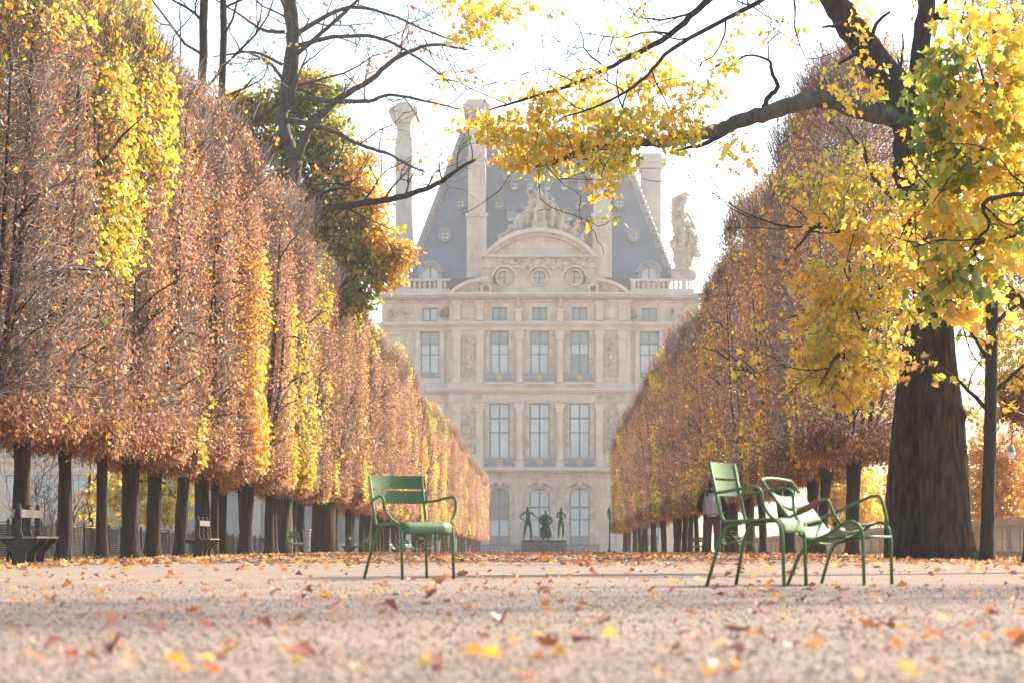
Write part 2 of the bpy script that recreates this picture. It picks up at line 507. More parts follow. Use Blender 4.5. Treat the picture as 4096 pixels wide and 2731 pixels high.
# ------------------------------------------------------------------ clipped linden trees
ZB, ZT = 2.45, 11.7
def linden_crown(seed, dry, green, n=66000, ntw=4200, hx=1.36, hy=2.0, green_frac=.2, green_side=0, zt=ZT, gtop=0):
    rng = np.random.default_rng(seed)
    ph = rng.uniform(0, 6.28, 8)
    def shell(t, z):
        p = 3.2
        r = (np.abs(np.cos(t) / hx) ** p + np.abs(np.sin(t) / hy) ** p) ** (-1 / p)
        y_ = r * np.sin(t)
        r = r * (1 + .06 * np.sin(z * 1.15 + ph[0] + y_ * 1.3) + .055 * np.sin(y_ * 2.9 + ph[1] - z * .8) + .045 * np.sin(z * 2.7 + ph[2] - y_ * 1.9) + .03 * np.sin(5 * t + z * 3.7 + ph[3]))
        k = (z - ZB) / (zt - ZB)
        top = np.clip((k - .77 - .05 * np.sin(3 * t + ph[4])) / .24, 0, 1); r = r * np.sqrt(np.clip(1 - top ** 1.9, .04, 1))
        bot = np.clip(k / .07, 0, 1); r = r * (.84 + .16 * bot)
        return r
    t = rng.uniform(0, 2 * math.pi, n)
    z = ZB + (zt - ZB) * rng.uniform(0, 1, n) ** .97
    dep = np.abs(rng.normal(0, .13, n)); dep[rng.random(n) < .12] += .25
    dep = np.clip(dep - .03, -.05, .8)
    nb = n // 9                                           # leaves of the underside
    z[:nb] = ZB + np.abs(rng.normal(0, .16, nb)) + .02; dep[:nb] = 1 - np.sqrt(rng.random(nb))
    q = n // 8                                            # leaves hang in small bunches round their shoots
    own = rng.integers(0, q, n); hold = rng.random(n) < .8
    own = np.where(hold, own, np.arange(n))
    t, z, dep = t[own], z[own], dep[own]
    rr = shell(t, z) * (1 - dep)
    pos = np.stack([rr * np.cos(t), rr * np.sin(t), z], 1)
    pos[hold] += rng.normal(0, 1, (int(hold.sum()), 3)) * np.array([.085, .085, .13])
    out = np.stack([np.cos(t), np.sin(t), np.zeros(n)], 1)
    ns = snoise(pos, rng, 6, 2.6)
    keep = rng.random(n) < np.clip(.64 + .5 * ns, .02, 1)
    gm = snoise(pos * np.array([1, 1, .7]), rng, 4, 1.15) + green_side * out[:, 1] * .7 + gtop * (z - 6.9) / 3
    thr = np.quantile(gm, 1 - green_frac) if green_frac > 0 else 9e9
    isg = (gm > thr) | (rng.random(n) < .012)
    pos, out, isg, dep = pos[keep], out[keep], isg[keep], dep[keep]
    m = len(pos)
    groups = []
    g = np.where(isg)[0]; d = np.where(~isg)[0]
    if len(g):
        g = np.concatenate([g, g[rng.random(len(g)) < .55]])
        k = len(g)
        pos = pos + rng.normal(0, .03, pos.shape)
        mid = np.array([0, 0, -1]) * .7 + out[g] * .45 + rand_dirs(rng, k) * .55
        nr = out[g] * .6 + np.array([0, 0, .5]) + rand_dirs(rng, k) * .7
        A = leaf_arrays(pos[g], mid, nr, rng.uniform(.07, .125, k), LINDEN, rng.uniform(-.1, .35, k), rng.uniform(-.1, .4, k))
        groups.append((*A, tints(rng, k, green), 0))
    k = len(d)
    mid = np.array([0, 0, -1]) * .8 + rand_dirs(rng, k) * .75
    A = leaf_arrays(pos[d], mid, rand_dirs(rng, k), rng.uniform(.05, .125, k), CURL, rng.uniform(.2, 1.0, k), rng.uniform(-.3, .8, k))
    groups.append((*A, tints(rng, k, dry, .28), 2))
    # twigs: from inside the crown out through its clipped surface
    t = rng.uniform(0, 2 * math.pi, ntw); z = ZB + .1 + (zt - ZB - .5) * rng.random(ntw)
    r = shell(t, z)
    a = rng.uniform(.35, .9, ntw)
    p0 = np.stack([r * a * np.cos(t), r * a * np.sin(t), z], 1)
    t2 = t + rng.normal(0, .22, ntw); z2 = z + rng.uniform(-.15, .75, ntw)
    r2 = shell(t2, np.minimum(z2, zt - .1)) * rng.uniform(.85, 1.06, ntw)
    p1 = np.stack([r2 * np.cos(t2), r2 * np.sin(t2), z2], 1)
    groups.append(twig_group(p0, p1, rng.uniform(.004, .009, ntw), rng, (.20, .115, .075)))
    # sprouts standing up out of the top and hanging from the underside
    q = 900
    t = rng.uniform(0, 2 * math.pi, q); a = np.sqrt(rng.random(q)); zz = zt - 1.7 + 1.1 * (1 - a) + rng.normal(0, .15, q)
    r = shell(t, np.minimum(zz, zt - .6)) * a
    p0 = np.stack([r * np.cos(t), r * np.sin(t), zz], 1)
    p1 = p0 + np.stack([rng.normal(0, .25, q) + .3 * np.cos(t), rng.normal(0, .25, q) + .3 * np.sin(t), rng.uniform(.35, 1.25, q)], 1)
    groups.append(twig_group(p0, p1, rng.uniform(.005, .010, q), rng, (.19, .11, .075)))
    q = 500
    t = rng.uniform(0, 2 * math.pi, q); a = np.sqrt(rng.random(q))
    r = shell(t, np.full(q, ZB + .3)) * a
    p0 = np.stack([r * np.cos(t), r * np.sin(t), np.full(q, ZB + .5)], 1)
    p1 = p0 + np.stack([rng.normal(0, .4, q), rng.normal(0, .4, q), rng.uniform(-.75, .1, q)], 1)
    groups.append(twig_group(p0, p1, rng.uniform(.004, .009, q), rng, (.17, .10, .07)))
    return build_leaves('crown', groups, [M['leaf'], M['twig'], M['dry']])

def linden_trunk(seed, rad=.19):
    rr_ = random.Random(seed)
    mb = MB()
    lx, ly = rr_.uniform(-.16, .16), rr_.uniform(-.16, .16)
    path = []; rads = []
    for i in range(11):
        k = i / 10; z = -.35 + 2.95 * k
        path.append((lx * k + .03 * math.sin(3 * k + seed), ly * k + .03 * math.cos(4 * k + seed), z))
        fl = .6 * math.exp(-max(0, z) / .17)
        rads.append(rad * (1 + fl) * (1 - .10 * k) * (1 + rr_.uniform(-.05, .05)) * (1.0 + (.22 if i >= 9 else 0)))
    mb.tube(path, rads, 12, bump=.05, rng=rr_)
    top = Vector(path[-1])
    # burr under the fork
    mb.blob(top + Vector((rr_.uniform(-.1, .1), rr_.uniform(-.1, .1), -.1)), (rad * 1.25, rad * 1.25, .28), 10, 6, rng=rr_, j=.1)
    for i in range(6):
        a = i * 1.05 + rr_.uniform(-.3, .3)
        dx, dy = math.cos(a) * .95, math.sin(a) * 1.45
        h = rr_.uniform(3.5, 7.5)
        pts = [top + Vector((0, 0, -.15)), top + Vector((dx * .35, dy * .35, .35)), top + Vector((dx * .65, dy * .65, h * .4)), top + Vector((dx * rr_.uniform(.6, 1), dy * rr_.uniform(.6, 1), h))]
        sp = spline(pts, 4)
        mb.tube(sp, lerp_list([rad * .55, rad * .4, rad * .28, .02], len(sp)), 6)
        for j in range(5):
            q = sp[rr_.randrange(3, len(sp) - 1)]
            e = q + Vector((math.cos(a + rr_.uniform(-1, 1)) * rr_.uniform(.4, .9), math.sin(a + rr_.uniform(-1, 1)) * rr_.uniform(.4, 1.1), rr_.uniform(-.2, 1.1)))
            mb.tube([q, (q + e) / 2 + Vector((0, 0, .1)), e], [.035, .025, .008], 4)
    me = mb.mesh('trunk', M['bark'], smooth=True)
    return me

RUST = dict(rust=5, brown=3, tan=2.4, orange=.9, red=.3)
BROWN = dict(brown=4, rust=4.5, tan=2.2, orange=.6)
BROWN_SHADE = dict(brown=6, rust=3.2, tan=.8, orange=.8, red=.3)  # brown leaves mixed darker, putting the nearest left crowns' shade into their colour
TAN = dict(tan=5, rust=4, brown=2, orange=1.5)
YEL = dict(yellow=3.4, lime=3.2, gold=2, green=2.6, orange=1.0)
YOR = dict(yellow=3, gold=3, orange=3, lime=1)
GRN = dict(lime=4, green=4, yellow=2.5, deep=1)
crowns = {
    'brown':  linden_crown(11, BROWN_SHADE, YEL, n=27000, ntw=6500, green_frac=.06, green_side=.3, gtop=.6),
    'sparse': linden_crown(23, BROWN, YEL, n=9000, ntw=2500, green_frac=.02),
    'top':    linden_crown(21, BROWN, YEL, n=60000, ntw=4800, green_frac=.20, green_side=.3, gtop=3.2),
    'top2':   linden_crown(22, RUST, YEL, green_frac=.12, green_side=.5, gtop=2.8),
    'rust':   linden_crown(12, RUST, YEL, green_frac=.025),
    'rust2':  linden_crown(13, TAN, YOR, green_frac=.07, green_side=.2),
    'edge':   linden_crown(14, RUST, YEL, n=48000, green_frac=.15, green_side=.6, gtop=.5),
    'yellow': linden_crown(15, TAN, YEL, n=42000, green_frac=.36, green_side=.3),
    'green':  linden_crown(16, RUST, GRN, n=44000, green_frac=.42),
    'dusky':  linden_crown(17, BROWN, YOR, green_frac=.05, ntw=5000),
    'tan':    linden_crown(18, TAN, YEL, green_frac=.04),
}
DESC = {'sparse': 'nearly bare crown', 'top': 'brown twigs and a yellow-green top', 'top2': 'rust crown and yellow-green upper side', 'brown': 'twiggy brown crown and a yellow-green side', 'rust': 'rust-brown crown', 'rust2': 'pale rust crown flecked with orange',
        'edge': 'rust crown edged in yellow', 'yellow': 'yellow leafy crown', 'green': 'green and rust crown', 'dusky': 'dusky brown crown', 'tan': 'tan dry-leaved crown'}
trunks = [linden_trunk(s, r) for s, r in ((1, .165), (2, .125), (3, .185), (4, .14), (5, .20))]

def linden(x, y, kind, tr, rz, label, group, sc_=(1, 1, 1)):
    root = empty('linden_tree', (x, y, gz(x, y)), rz, label=label, cat='tree', group=group)
    t_ = link('trunk', trunks[tr % len(trunks)], root)
    t_.rotation_euler = (rnd.uniform(-.025, .025), rnd.uniform(-.025, .025), rnd.uniform(0, 6.28))
    c = link('crown', crowns[kind], root)
    c['kind'] = 'stuff'
    c.scale = sc_
    return root

left_seq = ['brown', 'brown', 'top', 'top2', 'tan', 'rust', 'tan', 'rust2', 'rust', 'tan', 'rust2', 'yellow', 'rust', 'tan', 'edge', 'rust', 'tan', 'rust', 'rust2', 'tan',
            'yellow', 'rust', 'dusky', 'tan', 'edge', 'rust', 'rust', 'rust2', 'edge', 'yellow']
FAR = ['rust', 'yellow', 'rust2', 'tan', 'edge', 'yellow', 'rust', 'tan']
y = 39.6; i = 0
while y < 366:
    far = i >= 30
    kind = left_seq[i] if not far else FAR[rnd.randrange(len(FAR))]
    flip = math.pi if rnd.random() < .35 and i > 4 else 0
    linden(-9.05 + rnd.uniform(-.3, .3), y + rnd.uniform(-.3, .3), kind, (i * 3 + 2 if i else 4), flip + rnd.uniform(-.12, .12),
           ('clipped tree with %s, %s of the left row' % (DESC[kind], ORD[i])) if not far else 'tiny clipped tree, %s, at the far left end' % DESC[kind],
           'clipped trees of the left row' if not far else 'far-end left trees, ' + DESC[kind],
           (rnd.uniform(.92, 1.1), rnd.uniform(.97, 1.08), 1 + rnd.uniform(-.06, .07)))
    y += 3.65 if not far else 5.2; i += 1
right_seq = ['dusky', 'dusky', 'brown', 'dusky', 'rust', 'dusky', 'rust', 'dusky', 'rust2', 'dusky', 'rust', 'rust2', 'dusky', 'rust', 'tan', 'rust', 'rust2', 'rust', 'edge', 'rust',
             'tan', 'rust', 'rust2', 'dusky', 'rust', 'rust', 'tan', 'rust', 'rust', 'edge', 'rust', 'rust', 'rust2', 'green', 'green']
y = 60.5
for i, kind in enumerate(right_seq):
    linden(8.1 + rnd.uniform(-.3, .3), y + rnd.uniform(-.3, .3), kind, i * 2 + 1, math.pi + rnd.uniform(-.15, .15),
           'clipped tree with %s, %s of the right row' % (DESC[kind], ORD[i]), 'clipped trees of the right row',
           (rnd.uniform(.92, 1.1), rnd.uniform(1.0, 1.1), 1 + .13 * max(0, 1 - i / 11) + rnd.uniform(-.075, .06)))
    y += 4.25 if i < 20 else 6.2

linden(8.6, 19.6, 'sparse', 3, .3, 'unseen clipped tree added beside the chairs to shade the path', 'clipped trees of the right row', (1, 1.0, 1))  # unseen tree, added with a thin crown to throw a soft shade band

linden(11.0, 50.5, 'dusky', 4, math.pi + .2, 'high-clipped brown tree at the right edge behind the slender trunk', 'clipped trees of the right row', (1, 1.05, 1.33))

# ------------------------------------------------------------------ ground
def make_ground():
    xs = [-640, -300, -120, -60, -30, -20, -14, -11, -9.5, -8, -7, -6, -5, -2.5, 0, 2.5, 5, 6, 7, 8, 9.5, 11, 14, 20, 30, 60, 120, 300, 640]
    ys = [-60, -20, 0, 4, 8, 12, 20, 30, 45, 55, 60, 63, 66, 70, 75, 80, 90, 100, 120, 150, 200, 260, 400, 560, 900]
    v = [(x, y, gz(x, y)) for y in ys for x in xs]
    n = len(xs)
    f = [(j * n + i, j * n + i + 1, (j + 1) * n + i + 1, (j + 1) * n + i) for j in range(len(ys) - 1) for i in range(n - 1)]
    me = bpy.data.meshes.new('ground'); me.from_pydata(v, [], f); me.materials.append(M['gravel'])
    me.polygons.foreach_set('use_smooth', [True] * len(me.polygons))
    tag(link('ground', me), kind='structure')
make_ground()

# ------------------------------------------------------------------ people and statues: one skinned body each
def skin_mesh(name, joints, edges, root, mats, levels=1, smooth=True):
    """joints: {key: (x, y, z, radius or (rx, ry))}; returns a mesh grown over the skeleton"""
    ks = list(joints); ix = {k: i for i, k in enumerate(ks)}
    me = bpy.data.meshes.new(name)
    me.from_pydata([joints[k][:3] for k in ks], [(ix[a], ix[b]) for a, b in edges], [])
    o = bpy.data.objects.new(name, me); COL.objects.link(o)
    o.modifiers.new('skin', 'SKIN')
    sv = me.skin_vertices[0].data
    for k in ks:
        r = joints[k][3]
        sv[ix[k]].radius = r if hasattr(r, '__len__') else (r, r)
    sv[ix[root]].use_root = True
    sub = o.modifiers.new('sub', 'SUBSURF'); sub.levels = levels; sub.render_levels = levels
    dg = bpy.context.evaluated_depsgraph_get()
    m2 = bpy.data.meshes.new_from_object(o.evaluated_get(dg))
    m2.name = name
    bpy.data.objects.remove(o)
    bpy.data.meshes.remove(me)
    m2.materials.clear()
    m2.materials.append(mats)
    m2.polygons.foreach_set('use_smooth', [smooth] * len(m2.polygons))
    return m2

def human(pose, extra=None, ex_edges=(), robe=False, scale=1.0):
    """standing skeleton, x forward, y left, z up; pose overrides joints"""
    J = dict(pelvis=(0, 0, .95, (.155, .115)), waist=(0, 0, 1.10, (.145, .10)), chest=(0, 0, 1.30, (.175, .12)), collar=(0, 0, 1.45, (.10, .085)),
             neck=(.01, 0, 1.51, .055), jaw=(.035, 0, 1.575, (.062, .07)), head=(.03, 0, 1.66, (.075, .092)), crown=(.02, 0, 1.735, (.05, .06)),
             shL=(0, .18, 1.42, .065), elL=(-.02, .25, 1.14, .045), wrL=(.05, .26, .90, .032), haL=(.07, .26, .82, (.022, .04)),
             shR=(0, -.18, 1.42, .065), elR=(-.02, -.25, 1.14, .045), wrR=(.05, -.26, .90, .032), haR=(.07, -.26, .82, (.022, .04)),
             hiL=(0, .10, .86, .095), knL=(.02, .11, .49, .062), anL=(-.02, .11, .09, .042), heL=(-.05, .11, .04, .035), toL=(.17, .13, .03, (.04, .025)),
             hiR=(0, -.10, .86, .095), knR=(.02, -.11, .49, .062), anR=(-.02, -.11, .09, .042), heR=(-.05, -.11, .04, .035), toR=(.17, -.13, .03, (.04, .025)))
    J['caL'] = None; J['caR'] = None
    for k, v in pose.items():
        if v is None: J.pop(k, None)
        else: J[k] = v if len(v) == 4 else (*v, J[k][3])
    for s in 'LR':
        a, b = J['kn' + s], J['an' + s]
        J['ca' + s] = (a[0] * .68 + b[0] * .32 - .025, a[1] * .68 + b[1] * .32, a[2] * .68 + b[2] * .32, .060)
    E = [('pelvis', 'waist'), ('waist', 'chest'), ('chest', 'collar'), ('collar', 'neck'), ('neck', 'jaw'), ('jaw', 'head'), ('head', 'crown')]
    for s in 'LR':
        E += [('collar', 'sh' + s), ('sh' + s, 'el' + s), ('el' + s, 'wr' + s), ('wr' + s, 'ha' + s), ('pelvis', 'hi' + s), ('hi' + s, 'kn' + s),
              ('kn' + s, 'ca' + s), ('ca' + s, 'an' + s), ('an' + s, 'he' + s), ('an' + s, 'to' + s)]
    if extra: J.update(extra)
    E += list(ex_edges)
    E = [(a, b) for a, b in E if a in J and b in J]
    return J, E

# ------------------------------------------------------------------ the palace pavilion
YB = 230.0
S = YB / F
ZG = -1.0
def bx(u): return (u - U0) * S
def bz(v): return CZ - (v - V0) * S - ZG

def wall_holes(mb, x0, x1, z0, z1, holes, yf, depth, m=0, back=True):
    """front wall at y=yf with rectangular openings (hx0, hx1, hz0, hz1) that have reveals"""
    xs = sorted(set([x0, x1] + [h[0] for h in holes] + [h[1] for h in holes]))
    zs = sorted(set([z0, z1] + [h[2] for h in holes] + [h[3] for h in holes]))
    xs = [x for x in xs if x0 - 1e-6 <= x <= x1 + 1e-6]; zs = [z for z in zs if z0 - 1e-6 <= z <= z1 + 1e-6]
    inh = lambda cx, cz: any(h[0] < cx < h[1] and h[2] < cz < h[3] for h in holes)
    for j in range(len(zs) - 1):
        run = None
        for i in range(len(xs)):
            solid = i < len(xs) - 1 and not inh((xs[i] + xs[i + 1]) / 2, (zs[j] + zs[j + 1]) / 2)
            if solid and run is None: run = xs[i]
            if not solid and run is not None:
                mb.add([(run, yf, zs[j]), (xs[i], yf, zs[j]), (xs[i], yf, zs[j + 1]), (run, yf, zs[j + 1])], [(0, 1, 2, 3)], m)
                run = None
    for a, b, c, d in holes:
        y1 = yf + depth
        mb.add([(a, yf, c), (b, yf, c), (b, yf, d), (a, yf, d), (a, y1, c), (b, y1, c), (b, y1, d), (a, y1, d)],
               [(0, 1, 5, 4), (1, 2, 6, 5), (2, 3, 7, 6), (3, 0, 4, 7)], m)

def arch_fill(mb, x0, x1, zs, zt, yf, depth, m=0, n=12):
    """stone between a segmental arch (springing zs, crown zt) and the square top of its opening"""
    w = (x1 - x0) / 2; h = zt - zs; r = (w * w + h * h) / (2 * h); cx = (x0 + x1) / 2; cz = zt - r
    a = math.asin(min(1, w / r))
    arc = [(cx + r * math.sin(-a + 2 * a * i / n), cz + r * math.cos(-a + 2 * a * i / n)) for i in range(n + 1)]
    for i in range(n):
        p, q = arc[i], arc[i + 1]
        mb.prism([p, q, (q[0], zt + .002), (p[0], zt + .002)], yf, yf + depth, m)
    return arc

PS = 420.0 / YB         # built at drawing scale, then set at its real distance and size
pav = empty('palace_pavilion', (0, 420, -2.07), label='pale stone palace pavilion with tall slate roof and sculpted pediment', cat='palace')
pav.scale = (PS, PS, PS)
CX = [1998.5, 2158.4, 2318.3]
YC = -.8        # face of the projecting centre

def window(parent, u0, u1, v0, v1, y, panes_x, rows, pale, name='window', arch=None, bar=.07, lead_rows=()):
    """sash frame as one mesh, every pane a child of it.  rows: list of v breaks"""
    x0, x1, z0, z1 = bx(u0), bx(u1), bz(v1), bz(v0)
    mb = MB()
    t = .10
    mb.box(x0, x0 + t, y, y + .12, z0, z1); mb.box(x1 - t, x1, y, y + .12, z0, z1)
    mb.box(x0 + t, x1 - t, y, y + .12, z0, z0 + t); mb.box(x0 + t, x1 - t, y, y + .12, z1 - t, z1)
    zs = [z0 + t] + sorted(bz(v) for v in rows) + [z1 - t]
    xs = [x0 + t + (x1 - x0 - 2 * t) * i / panes_x for i in range(panes_x + 1)]
    for i in range(1, panes_x):
        mb.box(xs[i] - bar, xs[i] + bar, y - .03, y + .11, z0 + t, z1 - t)
    for z in zs[1:-1]:
        w_ = .13 if abs(z - zs[-2]) < 1e-6 and len(zs) > 3 else .06
        mb.box(x0 + t, x1 - t, y + .005, y + .10, z - w_ / 2 - .02, z + w_ / 2 + .02)
    fr = mb.build(name, M['sash'], parent)
    for j in range(len(zs) - 1):
        for i in range(panes_x):
            pm = pale[j] if hasattr(pale, '__len__') else pale
            p = MB().box(xs[i] + (bar if i else 0), xs[i + 1] - (bar if i < panes_x - 1 else 0), y + .05, y + .075, zs[j] + .02, zs[j + 1] - .02)
            p.build('pane', M['pane_pale'] if pm else M['pane_grey'], fr)
    return fr

def round_window(parent, u, v, rg, y, bars=True, name='round_window', ring=None):
    x, z = bx(u), bz(v); r = rg * S
    mb = MB()
    mb.arcband(x, z, r * .9, r * 1.02, 0, 2 * math.pi, y, y + .15, 20)
    if bars:
        mb.box(x - .05, x + .05, y - .01, y + .1, z - r * .95, z + r * .95)
        mb.box(x - r * .95, x + r * .95, y, y + .1, z - .04, z + .04)
    fr = mb.build(name, M['sash'], parent)
    pn = MB(); pn.prism([(x + r * .92 * math.cos(a), z + r * .92 * math.sin(a)) for a in np.linspace(0, 2 * math.pi, 20, endpoint=False)], y + .06, y + .09)
    pn.build('pane', M['pane_pale'], fr)
    return fr

def build_pavilion():
    T = M['trim']
    # walls
    holesC = []
    for u in CX:
        holesC += [(bx(u - 40), bx(u + 40), bz(2180), bz(1952)), (bx(u - 40), bx(u + 40), bz(1836), bz(1614)),
                   (bx(u - 37), bx(u + 37), bz(1500), bz(1327)), (bx(u - 30), bx(u + 30), bz(1285), bz(1233))]
        holesC.append((bx(u - 26), bx(u + 26), bz(1141), bz(1089)))
    w = MB()
    wall_holes(w, bx(1800), bx(2520), 0, bz(1178), [h for h in holesC if h[3] < bz(1178)], YC, .55)
    for q in (-1, 1):
        xa = bx(1800) if q < 0 else bx(2520)
        w.box(min(xa, xa), xa + .002, YC, .1, 0, bz(1178))
    # oculus storey
    wall_holes(w, bx(1940), bx(2376), bz(1178), bz(1040), [h for h in holesC if h[3] > bz(1178)], YC, .5)
    w.box(bx(1940) - .02, bx(1940), YC, 4, bz(1178), bz(1030)); w.box(bx(2376), bx(2376) + .02, YC, 4, bz(1178), bz(1030))
    for u0, u1, uw in ((1527, 1800, 1720), (2520, 2793, 2597)):
        hs = [(bx(uw - 38), bx(uw + 38), bz(1836), bz(1614)), (bx(uw - 37), bx(uw + 37), bz(1510), bz(1327)), (bx(uw - 30), bx(uw + 30), bz(1285), bz(1233)),
              (bx(uw - 38), bx(uw + 38), bz(2180), bz(1952))]
        wall_holes(w, bx(u0), bx(u1), 0, bz(1178), hs, 0, .5)
    xl, xr = bx(1527), bx(2793)
    w.box(xl, xl + .3, .01, 24, 0, bz(1178)); w.box(xr - .3, xr, .01, 24, 0, bz(1178)); w.box(xl + .3, xr - .3, 23.5, 24, 0, bz(1178))
    w.box(xl + .3, xr - .3, 1.2, 23.4, bz(1190), bz(1180))
    for u in CX:
        arch_fill(w, bx(u - 40), bx(u + 40), bz(1976), bz(1952), YC, .5)
    w.build('wall', M['stone'], pav)
    # dark rooms behind the panes
    rm = MB(); rm.box(xl + .4, xr - .4, .75, 1.0, .2, bz(1185))
    rm.build('inner_wall', M['granite'], pav)
    # rusticated quoins of the corners
    for q in range(24):
        z = bz(1835) + q * .98
        if z > bz(1335): break
        wd = bx(1618) if q % 2 else bx(1600)
        MB().box(xl - .12, wd, -.14, .0, z, z + .86).build('quoin', T, pav)
        MB().box(-wd, xr + .12, -.14, .0, z, z + .86).build('quoin', T, pav)
    # cornices and string courses
    def course(name, v0, v1, proj, u0=1527, u1=2793, m=None, yb=.0, cen=True):
        b = MB()
        z0, z1 = bz(v1), bz(v0)
        if cen:
            b.box(bx(u0) - proj * .6, bx(1800) - proj * .5 - .002, yb - proj, yb + .2, z0, z1)
            b.box(bx(2520) + proj * .5 + .002, bx(u1) + proj * .6, yb - proj, yb + .2, z0, z1)
            b.box(bx(1800) - proj * .5, bx(2520) + proj * .5, YC - proj, YC + .2, z0, z1)
        else:
            b.box(bx(u0), bx(u1), yb - proj, yb + .2, z0, z1)
        return b.build(name, m or T, pav)
    course('cornice', 1178, 1186, 1.15); course('cornice', 1186.2, 1193, .85); course('frieze', 1203, 1214, .22, m=M['carved'])
    course('string_course', 1294, 1301, .75); course('string_course', 1301.2, 1308, .5); course('architrave', 1308.3, 1324, .2)
    course('string_course', 1555, 1563, .85); course('string_course', 1563.2, 1571, .55); course('frieze', 1572, 1608, .12)
    course('sill_course', 1532, 1554.6, .30); course('sill_course', 1286, 1293.7, .10)
    course('string_course', 1872, 1881, .95); course('string_course', 1881.2, 1888, .5); course('frieze', 1892, 1909, .13, m=M['carved'])
    course('plinth', 2190, 2230, .25)
    # carved panels of the middle frieze
    for u, wd in [(1874, 55), (1998, 50), (2158, 50), (2318, 50), (2442, 55)]:
        MB().box(bx(u - wd), bx(u + wd), YC - .2, YC - .122, bz(1600), bz(1580)).build('frieze_panel', M['carved'] if wd == 55 else M['stone'], pav)
    d = MB()
    for k in range(110):
        x = xl - .5 + k * (xr - xl + 1) / 110
        yy = YC if bx(1800) < x < bx(2520) else 0
        d.box(x, x + .15, yy - .62, yy - .12, bz(1201), bz(1193.3))
    o = d.build('dentils', T, pav); o['kind'] = 'stuff'
    # pilasters and columns, two storeys
    me_cache = {}
    def order(u, v0, v1, wd, rnd_, nm):
        key = (v0, v1, wd, rnd_)
        if key not in me_cache:
            h = bz(v0) - bz(v1)
            b = MB()
            if rnd_:
                b.lathe([(wd * .62, .0), (wd * .62, .25), (wd * .54, .35), (wd * .5, .5), (wd * .5, h * .35), (wd * .44, h - .95), (wd * .5, h - .9)], (0, -.25, 0), 14)
            else:
                b.box(-wd * .58, wd * .58, -.33, 0, 0, .45); b.box(-wd * .5, wd * .5, -.25, 0, .45, h - .9)
            b.box(-wd * .62, wd * .62, -.42, 0, h - .18, h)
            b.prism([(-wd * .5, h - .9), (wd * .5, h - .9), (wd * .72, h - .185), (-wd * .72, h - .185)], -.38, -.001)
            for q in (-1, 1):
                b.arcband(q * wd * .62, h - .32, .02, .15, 0, 2 * math.pi, -.5, -.05, 10)
            me_cache[key] = b.mesh(nm, T)
        o = link(nm, me_cache[key], pav, (bx(u), YC, bz(v1)))
    for v0, v1 in ((1613, 1840), (1325, 1531)):
        for u in (1829, 1920, 2397, 2488): order(u, v0, v1, .66, False, 'pilaster')
        for u in (2078, 2239): order(u, v0, v1, .62, True, 'column')
    for u in (1829, 1920, 2397, 2488, 2078, 2239):
        MB().box(bx(u - 17), bx(u + 17), YC - .45, YC - .002, bz(1871), bz(1840.2)).build('pedestal', T, pav)
    for u in (1829, 1920, 2397, 2488): order(u, 1206, 1285.5, .6, False, 'attic_pilaster')
    for uw in (1720, 2597):
        for q in (-49, 49):
            order_y = me_cache
            MB().box(bx(uw + q - 8), bx(uw + q + 8), -.22, 0, bz(1540), bz(1325)).build('pilaster', T, pav)
            MB().box(bx(uw + q - 8), bx(uw + q + 8), -.22, 0, bz(1840), bz(1613)).build('pilaster', T, pav)
    # surrounds of the windows
    for u in CX:
        for v0, v1, hw in ((1610, 1836, 40), (1325.5, 1498, 37)):
            b = MB()
            for q in (-1, 1):
                xa, xb_ = sorted((bx(u + q * hw), bx(u + q * (hw + 17))))
                b.box(xa, xb_, YC - .16, YC - .001, bz(v1), bz(v0))
                xa, xb_ = sorted((bx(u + q * (hw + 2)), bx(u + q * (hw + 9))))
                b.box(xa, xb_, YC - .22, YC - .161, bz(v1 - 4), bz(v0 + 8))
            b.build('window_surround', M['carved'], pav)
    # arched ground-floor windows: hood moulds, keystones, jambs
    for u in CX:
        b = MB()
        w_ = 40 * S; h_ = 24 * S; r = (w_ * w_ + h_ * h_) / (2 * h_); cz = bz(1952) - r; a = math.asin(w_ / r)
        b.arcband(bx(u), cz, r + .02, r + .55, math.pi / 2 - a * 1.18, math.pi / 2 + a * 1.18, YC - .14, YC - .001, 16)
        for q in (-1, 1):
            xa, xb_ = sorted((bx(u + q * 40.6), bx(u + q * 61)))
            b.box(xa, xb_, YC - .12, YC - .001, bz(2190), bz(1979))
        b.build('arch_surround', M['carved'], pav)
        r2 = r * 1.05 + .5
        b = MB(); b.arcband(bx(u), bz(1929) - r2 + .0, r2, r2 + .2, math.pi / 2 - .74, math.pi / 2 + .74, YC - .5, YC - .002, 16)
        b.build('hood_mould', T, pav)
        b = MB(); b.prism([(bx(u - 7), bz(1952)), (bx(u + 7), bz(1952)), (bx(u + 13), bz(1918)), (bx(u - 13), bz(1918))], YC - .75, YC - .003)
        b.blob((bx(u), YC - .8, bz(1936)), (.2, .2, .3), 8, 6, rng=rnd, j=.15)
        b.build('keystone', M['carved'], pav)
    # windows
    for i, u in enumerate(CX):
        window(pav, u - 40, u + 40, 1953, 2180, YC + .3, 2, (2145, 2077, 2028), [0, 1, i > 0 and 1, i > 0], 'arched_window')
        window(pav, u - 40, u + 40, 1614, 1836, YC + .3, 2, (1730, 1673), [1, 1, 1])
        window(pav, u - 37, u + 37, 1327, 1500, YC + .3, 2, (1418, 1375), [i != 2, 1, 0])
        window(pav, u - 30, u + 30, 1233, 1285, YC + .3, 2, (), [i == 3])
